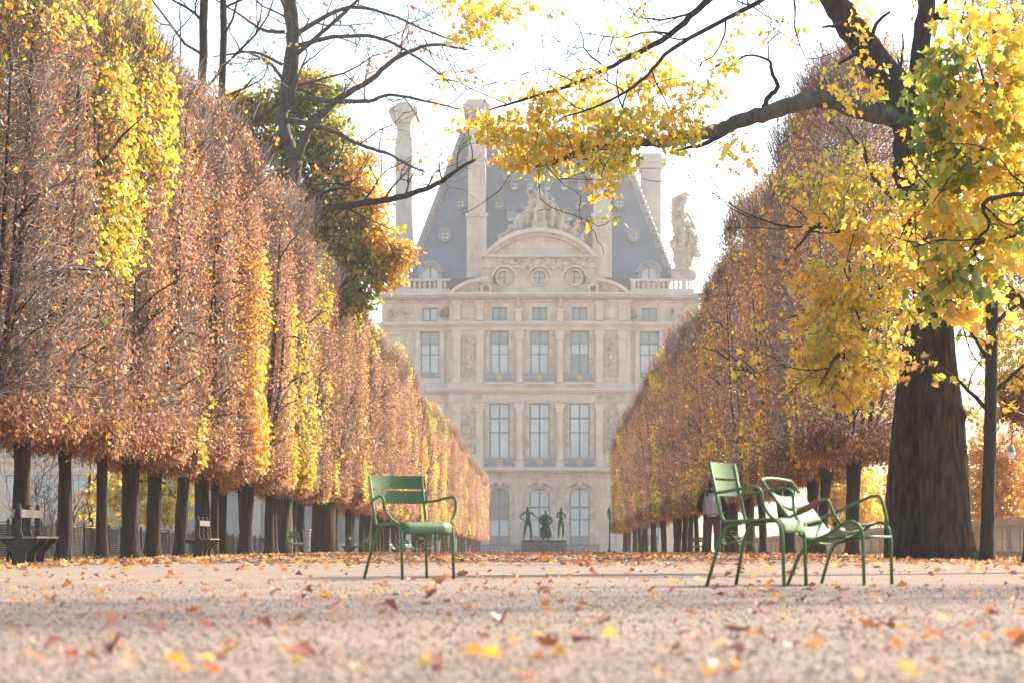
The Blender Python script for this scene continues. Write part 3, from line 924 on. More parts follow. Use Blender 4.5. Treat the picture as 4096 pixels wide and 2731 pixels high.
    for uw in (1720, 2597):
        window(pav, uw - 37, uw + 37, 1327, 1510, .25, 2, (1490, 1418, 1375), [0, 1, 1, 0])
        window(pav, uw - 30, uw + 30, 1233, 1285, .25, 2, (), [uw < 2000])
        window(pav, uw - 38, uw + 38, 1614, 1836, .25, 2, (1730, 1673), [1, 1, 1])
        window(pav, uw - 38, uw + 38, 1953, 2180, .25, 2, (2145, 2077, 2028), [0, 1, 1, 0])
    for u in (2018, 2157, 2297):
        round_window(pav, u, 1115, 26, YC + .2)
        b = MB(); x, z = bx(u), bz(1115)
        b.arcband(x, z, 26 * S, 36 * S, 0, 2 * math.pi, YC - .3, YC - .001, 24)
        b.build('oculus_ring', M['carved'], pav)
        b = MB(); b.arcband(x, bz(1118), 44 * S, 50 * S, .12, math.pi - .12, YC - .65, YC - .002, 16)
        b.build('oculus_hood', T, pav)
    # balconies of blue and gilded iron
    def balcony(u, v0, v1, hw, nm='balcony'):
        z0, z1 = bz(v1), bz(v0); x0, x1 = bx(u - hw), bx(u + hw); y = YC - .55
        b = MB()
        b.box(x0, x1, y - .05, y + .03, z1 - .1, z1); b.box(x0, x1, y - .05, y + .03, z0, z0 + .1)
        n = max(6, int((x1 - x0) / .16))
        for k in range(n + 1):
            x = x0 + (x1 - x0) * k / n
            b.box(x - .022, x + .022, y - .03, y + .01, z0 + .1, z1 - .1)
        for k in range(n):
            x = x0 + (x1 - x0) * (k + .5) / n
            for zz in (.3, .7):
                b.arcband(x, z0 + (z1 - z0) * zz, .045, .085, 0, 2 * math.pi, y - .028, y + .008, 8)
        b.box(x0 + .05, x1 - .05, y + .012, y + .02, z0 + .1, z0 + (z1 - z0) * .5)
        o = b.build(nm, M['iron_blue'], pav)
        g = MB()
        zc = (z0 + z1) / 2; xc = (x0 + x1) / 2
        for q in (-1, 1):
            g.arcband(xc + q * .13, zc + .16, .09, .15, 0, 2 * math.pi, y - .09, y - .055, 10); g.arcband(xc + q * .13, zc - .16, .09, .15, 0, 2 * math.pi, y - .09, y - .055, 10)
            g.blob(((x1 if q > 0 else x0) - q * .14, y - .06, zc), .11, 8, 6)
            g.blob((xc + q * .22, y - .06, zc), .06, 6, 4)
        for k in range(n):
            g.blob((x0 + (x1 - x0) * (k + .5) / n, y - .06, z1 - .16), .035, 5, 4)
        g.build('ornament', M['gold'], o)['kind'] = 'stuff'
        MB().box(x0 - .1, x1 + .1, y - .12, YC - .26, z0 - .22, z0 - .02).build('balcony_slab', T, pav)
    for u in CX:
        balcony(u, 1832, 1868, 61); balcony(u, 1494, 1530, 56)
    # carved relief panels between the pilasters
    rg = random.Random(3)
    for u in (1874, 2442):
        for v0, v1 in ((1350, 1510), (1640, 1815)):
            b = MB()
            b.box(bx(u - 32), bx(u + 32), YC - .04, YC - .001, bz(v1), bz(v0))
            k = 0
            for v in np.linspace(v0 + 14, v1 - 14, 6):
                for q in (-1, 1):
                    r = rg.uniform(.22, .36)
                    b.arcband(bx(u) + q * rg.uniform(.2, .42), bz(v) + rg.uniform(-.1, .1), r * .55, r, rg.uniform(0, 3), rg.uniform(3.6, 6.2), YC - .2, YC - .041, 9)
                b.blob((bx(u), YC - .1, bz(v)), (rg.uniform(.15, .3), .16, rg.uniform(.15, .3)), 8, 5, rng=rg, j=.2)
            zc = bz((v0 + v1) / 2)
            b.arcband(bx(u), zc, .38, .55, 0, 2 * math.pi, YC - .28, YC - .04, 14)
            b.blob((bx(u), YC - .1, zc), (.34, .2, .34), 10, 6)
            b.build('carved_panel', M['carved'], pav)
    # attic panels of scrollwork
    for q in (-1, 1):
        for uc, hw in ((1600, 50), (1783, 26)):
            u = uc if q < 0 else 2 * U0 - 1 - uc
            b = MB()
            for k in range(9):
                r = rg.uniform(.25, .5)
                b.arcband(bx(u + rg.uniform(-hw, hw) * .8), bz(rg.uniform(1235, 1282)), r * .6, r, rg.uniform(0, 3), rg.uniform(3.5, 6), -.22, -.001, 9)
            b.build('scroll_panel', M['carved'], pav)
        for u in (1874,):
            uu = u if q < 0 else 2 * U0 - 1 - u
            MB().box(bx(uu - 25), bx(uu + 25), YC - .1, YC - .001, bz(1276), bz(1236)).build('attic_panel', M['stone'], pav)
    # top balustrade, both sides
    for u0, u1 in ((1545, 1800), (2520, 2775)):
        b = MB(); b.box(bx(u0), bx(u1), -.5, .2, bz(1177.5), bz(1158)); b.build('balustrade_base', T, pav)
        b = MB(); b.box(bx(u0), bx(u1), -.45, .1, bz(1126), bz(1118)); b.build('balustrade_rail', T, pav)
        prof = [(.07, 0), (.13, .06), (.08, .16), (.16, .38), (.13, .52), (.07, .68), (.12, .76), (.12, .8)]
        k = (bz(1126) - bz(1158)) / .8
        pm = me_cache.setdefault('bal', MB().lathe([(r, z * k) for r, z in prof], n=8).mesh('baluster', T, True))
        xx = bx(u0) + .3; i = 0
        while xx < bx(u1) - .2:
            if i % 10 == 0:
                MB().box(xx - .22, xx + .22, -.43, .08, bz(1157.8), bz(1126.2)).build('balustrade_pier', T, pav)
            else:
                link('baluster', pm, pav, (xx, -.18, bz(1158)))
            xx += .48; i += 1
    # segmental side pediments
    for q in (-1, 1):
        b = MB(); c = bx(1868 if q < 0 else 2452)
        x0, x1 = (bx(1795), bx(1942)) if q < 0 else (bx(2376), bx(2523))
        w_ = abs(x1 - x0); h_ = bz(1118) - bz(1178); r = (w_ * w_ + h_ * h_) / (2 * h_)
        xc = x1 if q < 0 else x0
        a = math.asin(min(1, w_ / r))
        if q < 0: b.arcband(xc, bz(1118) - r, r - .32, r, math.pi / 2, math.pi / 2 + a, YC - .8, YC + .3, 14)
        else: b.arcband(xc, bz(1118) - r, r - .32, r, math.pi / 2 - a, math.pi / 2, YC - .8, YC + .3, 14)
        b.build('side_pediment', T, pav)
        b = MB()
        pts = []
        for i in range(9):
            t = i / 8 * a
            pts.append((xc - q * -1 * (r - .34) * math.sin(t) if q < 0 else xc + (r - .34) * math.sin(t), bz(1118) - r + (r - .34) * math.cos(t)))
        if q < 0: pts = [(xc - (r - .34) * math.sin(i / 8 * a), bz(1118) - r + (r - .34) * math.cos(i / 8 * a)) for i in range(9)]
        pts = [p for p in pts if p[1] > bz(1177)] + [(pts[-1][0], bz(1177)), (xc, bz(1177))]
        b.prism(pts, YC - .3, YC + .2)
        for k in range(12):
            rr_ = rg.uniform(.15, .3)
            xk = xc + q * rg.uniform(.3, w_ * .6); zk = rg.uniform(bz(1172), bz(1140))
            if zk < bz(1118) - r + math.sqrt(max(0, (r - .8) ** 2 - (xk - xc) ** 2)):
                b.blob((xk, YC - .33, zk), (rr_, .18, rr_), 7, 5, rng=rg, j=.25)
        b.build('tympanum', M['carved'], pav)
        b = MB()
        for k in range(5):
            b.arcband(xc - q * .1, bz(1150) + k * .25 - .3, .3, .55, 0, 2 * math.pi, YC - .9, YC - .0, 10)
            break
        b.blob((xc - q * .05, YC - .5, bz(1128)), (.6, .5, .5), 9, 6, rng=rg, j=.15)
        b.build('scroll', M['carved'], pav)
    # frieze above the oculi and the big segmental pediment
    MB().box(bx(1936), bx(2381), YC - .25, YC + 1, bz(1078), bz(1036)).build('frieze', M['stone'], pav)
    b = MB()
    for k in range(46):
        u = rg.uniform(1942, 2374)
        du = min(abs(u - c) for c in (2018, 2157, 2297))
        v = rg.uniform(1042, 1074)
        if du < 50 and v > 1118 - math.sqrt(max(0, 52 * 52 - du * du)) - 4: continue
        r = rg.uniform(.2, .42)
        b.blob((bx(u), YC - .3, bz(v)), (r, .3, r * rg.uniform(.6, 1.3)), 8, 5, rng=rg, j=.25)
    b.build('frieze_carving', M['carved'], pav)
    MB().box(bx(1931), bx(2386), YC - .9, YC + 1, bz(1035.8), bz(1027)).build('cornice', T, pav)
    w_ = bx(2385) - bx(2158); h_ = bz(921) - bz(1027); r = (w_ * w_ + h_ * h_) / (2 * h_); a = math.asin(min(1, w_ / r)); zc = bz(921) - r
    b = MB(); b.arcband(bx(2158), zc, r - .38, r, math.pi / 2 - a, math.pi / 2 + a, YC - 1.0, YC + 1.2, 24); b.build('pediment', T, pav)
    b = MB(); b.arcband(bx(2158), zc, r - .75, r - .385, math.pi / 2 - a * .97, math.pi / 2 + a * .97, YC - .6, YC + 1.0, 24); b.build('pediment_moulding', M['carved'], pav)
    n = 20
    rt = r - .76
    pts = [(bx(2158) + rt * math.sin(-a * .96 + 2 * a * .96 * i / n), zc + rt * math.cos(-a * .96 + 2 * a * .96 * i / n)) for i in range(n + 1)]
    pts = [(x, max(z, bz(1026.5))) for x, z in pts]
    rp = r
    b = MB(); b.prism(pts, YC - .1, YC + 1.0); b.build('tympanum', M['stone'], pav)
    # roof
    xa, xb_ = bx(1628), bx(2692); ta, tb = bx(1850) * 1.03, bx(2468) * 1.03
    zb, zt = bz(1112), CZ - (548 - V0) * S * 1.03 - ZG
    y0, y1, u0, u1 = 1.0, 23.0, 7.0, 17.0
    b = MB()
    b.add([(xa, y0, zb), (xb_, y0, zb), (xb_, y1, zb), (xa, y1, zb), (ta, u0, zt), (tb, u0, zt), (tb, u1, zt), (ta, u1, zt)],
          [(0, 1, 5, 4), (1, 2, 6, 5), (2, 3, 7, 6), (3, 0, 4, 7), (4, 5, 6, 7)])
    b.build('roof', M['slate'], pav)
    def ry(v):                      # y of the front slope at height v
        return y0 + (u0 - y0) * (bz(v) - zb) / (zt - zb)
    for (p, q) in (((xa, y0, zb), (ta, u0, zt)), ((xb_, y0, zb), (tb, u0, zt))):
        b = MB(); b.tube([p, q], .42, 6)
        p, q = Vector(p), Vector(q)
        for k in range(26):
            c = p.lerp(q, (k + .5) / 26); b.blob(c + Vector((0, -.3, .15)), .3, 6, 4)
        b.build('hip_ridge', M['lead'], pav)
    b = MB(); b.box(ta - .3, tb + .3, u0 - .3, u1 + .3, zt - .05, zt + .5)
    for k in range(40): b.blob((ta + (tb - ta) * (k + .5) / 40, u0 - .1, zt + .75), (.14, .1, .3), 6, 4)
    b.build('roof_crest', M['lead'], pav)
    # stone stacks in front of the roof
    for q, (ua, ub) in enumerate(((1872, 1941), (2375, 2443))):
        b = MB(); xa_, xb2 = bx(ua), bx(ub)
        b.box(xa_ - .12, xb2 + .12, .15, 8.0, bz(1110), bz(860)); b.box(xa_, xb2, .3, 8.0, bz(860), bz(440))
        b.box(xa_ - .25, xb2 + .25, .05, 8.2, bz(866), bz(852)); b.box(xa_ - .15, xb2 + .15, .15, 8.2, bz(640), bz(630))
        b.box(xa_ - .45, xb2 + .45, -.15, 8.4, bz(440), bz(424)); b.prism([(xa_ - .5, bz(424)), (xb2 + .5, bz(424)), (xb2, bz(398)), (xa_, bz(398))], -.1, 8.3)
        b.box(xa_ - .14, xb2 + .14, .05, .14, bz(1036), bz(1030))
        b.build('chimney', M['stone'], pav)
    bk = lambda u: bx(u) * 1.068
    zk = lambda v: CZ - (v - V0) * S * 1.068 - ZG
    # big chimneys of the wings behind
    b = MB(); xa_, xb2 = bk(1581), bk(1655)
    b.box(xa_ + .1, xb2 - .1, 14, 18, zk(1180), zk(560)); b.box(xa_ + .25, xb2 - .25, 14.2, 17.8, zk(560), zk(500))
    b.box(xa_ + .05, xb2 - .05, 13.9, 18.1, zk(640), zk(600))
    b.prism([(xa_ + .2, zk(502)), (xb2 - .2, zk(502)), (xb2 + .4, zk(470)), (xa_ - .4, zk(470))], 13.6, 18.4); b.box(xa_ - .5, xb2 + .5, 13.5, 18.5, zk(470), zk(444)); b.prism([(xa_ - .3, zk(444)), (xb2 + .3, zk(444)), ((xa_ + xb2) / 2 + .3, zk(424)), ((xa_ + xb2) / 2 - .3, zk(424))], 13.7, 18.3)
    b.build('chimney', T, pav)
    b = MB(); xa_, xb2 = bk(2568), bk(2643)
    b.box(xa_, xb2, 15, 19, zk(1180), zk(680)); b.box(xa_ - .2, xb2 + .2, 14.8, 19.2, zk(676), zk(655)); b.box(xa_ - .5, xb2 + .5, 14.5, 19.5, zk(655), zk(640)); b.box(xa_ - .1, xb2 + .1, 14.9, 19.1, zk(640), zk(618))
    b.box(xa_ + .3, xb2 - .3, 14.9, 15, zk(860), zk(700))
    b.build('chimney', T, pav)
    # round dormers of the roof
    def lucarne(u, v, r):
        x, z = bx(u), bz(v); y = ry(v)
        b = MB(); b.arcband(x, z, r * S, r * S * 1.55, 0, 2 * math.pi, y - .9, y + 1.2, 16)
        b.arcband(x, z, r * S * 1.5, r * S * 1.75, .5, math.pi - .5, y - 1.05, y + 1.0, 10)
        o = b.build('round_dormer', M['lead'], pav)
        p = MB(); p.prism([(x + r * S * math.cos(t), z + r * S * math.sin(t)) for t in np.linspace(0, 2 * math.pi, 16, endpoint=False)], y - .6, y - .5)
        p.build('pane', M['pane_pale'], o)
        f = MB(); f.box(x - .04, x + .04, y - .66, y - .6, z - r * S, z + r * S); f.box(x - r * S, x + r * S, y - .655, y - .605, z - .035, z + .035)
        f.build('glazing_bar', M['sash'], o)
    for u, v, r in ((1777, 932, 17), (2540, 932, 17), (1994, 800, 14), (2318, 800, 14), (2482, 796, 14), (1838, 796, 14), (2291, 680, 12), (2025, 680, 12)):
        lucarne(u, v, r)
    # flat dormers
    def dormer(u, v, w_, h_):
        x, z = bx(u), bz(v); y = ry(v + h_ / 2); a = w_ * S / 2; hh = h_ * S / 2
        b = MB(); b.box(x - a - .15, x + a + .15, y - .75, y + 1.4, z + hh, z + hh + .2)
        for q in (-1, 1):
            xs = sorted((x + q * a, x + q * (a + .12))); b.box(xs[0], xs[1], y - .6, y + 1.2, z - hh, z + hh - .002)
        o = b.build('dormer', M['lead'], pav)
        MB().box(x - a, x + a, y - .4, y - .35, z - hh, z + hh).build('pane', M['pane_grey'], o)
        MB().box(x - a, x + a, y - .52, y - .42, z - hh, z - hh * .35).build('pane', M['pane_pale'], o)
    for u in (2045, 2274): dormer(u, 846, 30, 44)
    for u in (2055, 2120, 2190, 2259, 2328): dormer(u, 718, 20, 34)
    for u in (1721, 2596):
        x, z = bx(u), bz(1112); a = 38 * S
        b = MB(); b.arcband(x, z + .35, a * .78, a * 1.15, 0, math.pi, -.1, 2.4, 16)
        b.arcband(x, z + .35, a * 1.16, a * 1.38, .1, math.pi - .1, -.35, 2.2, 16)
        for q in (-1, 1):
            xs = sorted((x + q * a * .8, x + q * a * 1.2)); b.box(xs[0], xs[1], -.08, 2.4, z - .3, z + .348)
        o = b.build('arched_dormer', M['lead'], pav)
        p = MB(); p.prism([(x + a * .8 * math.cos(t), z + .3 + a * .8 * math.sin(t)) for t in np.linspace(0, math.pi, 14)] + [(x - a * .8, z - .3), (x + a * .8, z - .3)], .25, .3)
        p.build('pane', M['pane_pale'], o)
        f = MB(); f.box(x - .06, x + .06, .15, .24, z - .3, z + .3 + a * .78); f.build('glazing_bar', M['sash'], o)
    # attic statues on pedestals
    J, E = human({'elL': (.02, .24, 1.15), 'wrL': (.16, .12, 1.2), 'haL': (.2, .05, 1.24)},
                 {'robe': (0, 0, .55, (.19, .16)), 'hem': (.02, 0, .06, (.22, .2))}, [('pelvis', 'robe'), ('robe', 'hem')])
    me = skin_mesh('statue', J, E, 'pelvis', M['carved'], 1)
    for q, u in enumerate((2075, 2240)):
        o = link('statue', me, pav, (bx(u), YC - .45, bz(1243)), R(-90 + (12 if q else -12)))
        o.scale = (.98,) * 3
        b = MB(); b.box(bx(u - 12), bx(u + 12), YC - .9, YC - .01, bz(1293), bz(1252)); b.box(bx(u - 15), bx(u + 15), YC - 1.0, YC - .005, bz(1251.8), bz(1243)); b.build('statue_pedestal', T, pav)
    # sculpture over the pediment: seated and reclining draped figures
    sit, E2 = human({'pelvis': (0, 0, .55), 'waist': (.02, 0, .72), 'chest': (.03, 0, .95), 'collar': (.03, 0, 1.1), 'neck': (.04, 0, 1.16), 'jaw': (.07, 0, 1.23), 'head': (.07, 0, 1.31), 'crown': (.05, 0, 1.38),
                     'shL': (.02, .18, 1.07), 'elL': (.1, .3, .85), 'wrL': (.26, .3, .72), 'haL': (.33, .3, .7), 'shR': (.02, -.18, 1.07), 'elR': (.02, -.36, .98), 'wrR': (.12, -.45, 1.2), 'haR': (.14, -.47, 1.28),
                     'hiL': (.08, .12, .52), 'knL': (.42, .16, .5, .11), 'anL': (.4, .15, .1, .08), 'hiR': (.08, -.12, .52), 'knR': (.42, -.16, .52, .11), 'anR': (.38, -.15, .1, .08), 'heL': None, 'toL': (.55, .16, .06, .06), 'heR': None, 'toR': (.52, -.16, .06, .06)},
                    {'drape': (.2, 0, .28, (.24, .2)), 'dr2': (.22, 0, .05, (.3, .24))}, [('pelvis', 'drape'), ('drape', 'dr2')])
    ms = skin_mesh('pediment_figure', sit, E2, 'pelvis', M['carved'], 1)
    zt_ = lambda u: zc + math.sqrt(max(0, rp * rp - (bx(u) - bx(2158)) ** 2))
    for u, s_, rz_, tl, dz, dy in ((2158, 2.45, -90, 0, .55, 0), (2115, 1.9, -120, -.15, .3, .4), (2202, 2.0, -60, .15, .4, .4), (2080, 1.7, -110, -.4, -.1, 0), (2240, 1.7, -70, .4, -.1, 0),
                           (2045, 1.45, -140, -.7, -.1, 0), (2276, 1.45, -40, .7, -.1, 0), (2012, 1.2, -150, -.9, -.1, 0), (2305, 1.2, -30, .9, -.1, 0), (2140, 1.5, -100, 0, 1.9, .9), (2184, 1.6, -80, 0, 1.9, .9)):
        o = link('pediment_figure', ms, pav, (bx(u), YC - .1 + dy, zt_(u) + dz - .1))
        o.scale = (s_,) * 3; o.rotation_euler = (0, tl, R(rz_))
    b = MB()
    b.box(bx(2128), bx(2188), YC - .6, YC + 1, zt_(2158) - .1, zt_(2158) + .75)
    for k in range(60):
        u = rg.uniform(2000, 2316)
        hgt = 3.4 * max(0, 1 - abs(u - 2158) / 150) * rg.random()
        rr_ = rg.uniform(.25, .5)
        b.blob((bx(u), YC + rg.uniform(.0, .9), zt_(u) + hgt), (rr_, .35, rr_ * rg.uniform(.7, 1.4)), 8, 5, rng=rg, j=.25)
    b.build('pediment_carving', M['carved'], pav)
    # corner trophies: winged draped group on a carved pedestal
    for q in (1,):
        b = MB(); xc = bx(2735) if q > 0 else -bx(2735)
        b.box(xc - 1.15, xc + 1.15, -.6, 1.4, bz(1118), bz(1090)); b.lathe([(1.0, 0), (1.1, .2), (.8, .6), (1.05, 1.2), (.95, 1.9), (1.1, 2.3)], (xc, .4, bz(1090)), 12, sy=.8)
        for k in range(34):
            z = rg.uniform(bz(1040), bz(890)); t = (z - bz(1040)) / (bz(890) - bz(1040))
            b.blob((xc + q * .1 + rg.uniform(-1, 1) * (1.25 - .5 * t), rg.uniform(-.4, .9), z), (rg.uniform(.25, .55), .4, rg.uniform(.35, .8)), 8, 5, rng=rg, j=.25)
        b.build('trophy_pedestal', M['carved'], pav)
        o = link('trophy_figure', ms, pav, (xc - .1, .3, bz(985)), R(-90 + q * 20)); o.scale = (2.7, 2.7, 2.9)
        w2 = MB()
        for k in range(6):
            w2.tube([(xc - q * .5, .7, bz(930) + k * .35), (xc - q * .9, .9, bz(880) + k * .4), (xc - q * (.5 - .16 * k), .9, bz(850) + k * .38), (xc + q * (.1 + .12 * k), .8, bz(828) + k * .22)], [.3, .34, .26, .06], 6)
        w2.build('wing', M['carved'], pav, smooth=True)
    # terrace railing at its foot
    z0, z1 = bz(2222), bz(2177)
    rl = empty('terrace_railing', (0, 410, -2.07), label='blue and gilded iron railing along the foot of the palace', cat='railing')
    b = MB(); x0, x1 = bx(1855), bx(2392)
    rl.scale = (PS, PS, PS)
    b.box(x0, x1, -.06, .06, z1 - .1, z1); b.box(x0, x1, -.06, .06, z0, z0 + .12)
    b.build('rail', M['cast'], rl)
    pm = None
    n = 14
    wd = (x1 - x0) / n
    p = MB()
    p.box(.03, .09, -.04, .04, z0 + .12, z1 - .1)
    for i in range(5):
        for j in range(3):
            p.arcband(wd * (i + .6) / 5.3 + .05, z0 + .12 + (z1 - z0 - .22) * (j + .5) / 3, .09, .14, 0, 2 * math.pi, -.02, .02, 8)
    p.box(.1, wd, .021, .03, z0 + .12, z1 - .12)
    pm = p.mesh('iron_panel', M['iron_blue'])
    g = MB()
    for (a, c, s_) in ((.5, .5, .11), (.12, .3, .07), (.88, .3, .07), (.3, .85, .05), (.7, .85, .05), (.5, .12, .05)):
        g.blob((wd * a, -.04, z0 + (z1 - z0) * c), s_, 7, 5)
    gm = g.mesh('ornament', M['gold'])
    for i in range(n):
        o = link('iron_panel', pm, rl, (x0 + wd * i, 0, 0))
        link('ornament', gm, o)['kind'] = 'stuff'
build_pavilion()

# ------------------------------------------------------------------ free-growing trees
def grow(mb, p, d, L, r, depth, rng, tips, up=.25, wig=.35, kids_n=3, sides=6):
    """one branch with side branches; tips collects (point, direction)"""
    pts = [p]; n = 5
    q = p.copy(); dd = d.normalized()
    for i in range(n):
        dd = (dd + Vector((rng.gauss(0, wig), rng.gauss(0, wig), rng.gauss(up * .3, wig))) * .45).normalized()
        q = q + dd * (L / n); pts.append(q.copy())
    mb.tube(pts, lerp_list([r, r * .72, max(.006, r * .4)], len(pts)), max(3, sides), cap=False)
    tips.append((pts[-1], dd.copy()))
    if depth <= 0: return
    for k in range(kids_n):
        t = rng.uniform(.25, 1.0) if k else 1.0
        j = min(n, max(1, int(t * n)))
        base = pts[j]
        dk = (pts[j] - pts[j - 1]).normalized()
        side = Vector((rng.gauss(0, 1), rng.gauss(0, 1), rng.gauss(0, .8)))
        side = (side - dk * side.dot(dk)).normalized()
        nd = (dk * rng.uniform(.5, 1) + side * rng.uniform(.5, 1.1) + Vector((0, 0, up * .5))).normalized()
        grow(mb, base, nd, L * rng.uniform(.5, .78), max(.009, r * (.35 + .3 * (1 - t * .5)) * .9), depth - 1, rng, tips, up, wig, kids_n, sides - 1)

def along(mb, path, r0, r1, rng, tips, every=.7, L=(.8, 2.0), depth=1, sides=10, start=.15, up=.25, kn=3):
    """a limb along given points with side shoots"""
    sp = spline(path, 5)
    rad = lerp_list([r0, (r0 + r1) / 2, r1], len(sp))
    for i in range(2, len(sp) - 1):
        q = min(rad[i] * .2, .03) + .008
        sp[i] = sp[i] + Vector((rng.uniform(-q, q), rng.uniform(-q, q), rng.uniform(-q, q)))
        rad[i] *= rng.uniform(.95, 1.06)
    mb.tube(sp, rad, sides, bump=.04, rng=rng)
    acc = 0
    for i in range(int(len(sp) * start), len(sp) - 1):
        acc += (sp[i + 1] - sp[i]).length
        if acc > every:
            acc = 0
            dk = (sp[i + 1] - sp[i]).normalized()
            side = Vector((rng.gauss(0, 1), rng.gauss(0, 1), rng.gauss(.2, .8)))
            side = (side - dk * side.dot(dk)).normalized()
            grow(mb, sp[i], (dk * .6 + side).normalized(), rng.uniform(*L), rad[i] * .35 + .006, depth, rng, tips, up, .4, kn, 5)
    tips.append((sp[-1], (sp[-1] - sp[-2]).normalized()))
    return sp

def maple_sprays(rng, ells, size, wts, outline=MAPLE, per=9, hang=.55):
    """ells: list of (centre, (rx, ry, rz), number of leaves). Leaves in small sprays on twigs."""
    PP = []; MM = []; NN = []; T0 = []; T1 = []; CC = []
    for e in ells:
        c, rad, n = e[:3]
        w = e[3] if len(e) > 3 else wts
        ns = max(1, n // per)
        d = rand_dirs(rng, ns) * (rng.random((ns, 1)) ** (1 / 2.2))
        sc_ = np.array(c) + d * np.array(rad)
        td = unit(d * np.array(rad) * np.array([1, 1, .3]) + rng.normal(0, .35, (ns, 3)) * np.array(rad).mean() + np.array([0, 0, -.12]))
        L = rng.uniform(.35, .75, (ns, 1)) * min(1.3, max(.5, float(np.mean(rad)) * .6))
        T0.append(sc_ - td * L); T1.append(sc_ + td * L * .5)
        k = rng.uniform(-.6, .55, (ns, per, 1))
        lp = sc_[:, None] + td[:, None] * L[:, None] * k + rng.normal(0, 1, (ns, per, 3)) * size * np.array([1, 1, .55])
        PP.append(lp.reshape(-1, 3))
        m = td[:, None] * .5 + rng.normal(0, .55, (ns, per, 3)) + np.array([0, 0, -hang])
        MM.append(m.reshape(-1, 3))
        nn = rng.normal(0, .7, (ns, per, 3)) + np.array([0, -.25, .75])
        NN.append(nn.reshape(-1, 3))
        base = tints(rng, ns, w, .1)
        CC.append((base[:, None] * .6 + tints(rng, ns * per, w, .15).reshape(ns, per, 3) * .4).reshape(-1, 3))
    pos = np.concatenate(PP); mid = np.concatenate(MM); nr = np.concatenate(NN); tn = np.concatenate(CC)
    k = len(pos)
    sz = size * rng.uniform(.5, 1.4, k)
    return pos, mid, nr, sz, tn, np.concatenate(T0), np.concatenate(T1)

def leafy(root, rng, ells, size, wts, outline=MAPLE, singles=0, twig_w=(.003, .007), per=9, hang=.55, twig_t=(.09, .06, .05)):
    pos, mid, nr, sz, tn, t0, t1 = maple_sprays(rng, ells, size, wts, outline, per, hang)
    fold = rng.uniform(-.15, .65, len(pos)); curl = rng.uniform(-.35, 1.0, len(pos))
    one = np.zeros(len(pos), bool)
    if singles:
        inv = np.array(root.location)
        W = pos + inv
        app = sz / W[:, 1]
        uu = U0 + F * W[:, 0] / W[:, 1]; vv = V0 - F * (W[:, 2] - CZ) / W[:, 1]
        ok = (uu > 20) & (uu < 4076) & (vv > 20)
        app = np.where(ok, app - .00002 * (W[:, 1] - W[:, 1].min()), 0)
        one[np.argsort(-app)[:singles]] = True
    r_ = ~one
    alt = rng.random(len(pos)) < .4
    groups = []
    for sel, ol in ((r_ & ~alt, outline), (r_ & alt, MAPLE_S if outline is MAPLE else LINDEN)):
        groups.append((*leaf_arrays(pos[sel], mid[sel], nr[sel], sz[sel], ol, fold[sel], curl[sel]), tn[sel], 0))
    groups.append(twig_group(t0, t1, rng.uniform(*twig_w, len(t0)), rng, twig_t))
    o = link('foliage', build_leaves('foliage', groups, [M['leaf'], M['twig']]), root)
    o['kind'] = 'stuff'
    for i in np.where(one)[0]:
        q = slice(i, i + 1)
        V, K, faces = leaf_arrays(np.zeros((1, 3)), mid[q], nr[q], sz[q], outline, fold[q], curl[q])
        l = link('leaf', build_leaves('leaf', [(V, K, faces, tn[q], 0)], [M['leaf']]), root)
        l.location = pos[i]
    return o

def tips_ells(tips, n, r, rng):
    return [((t.x, t.y, t.z), (r, r, r * .7), n) for t, _ in tips]

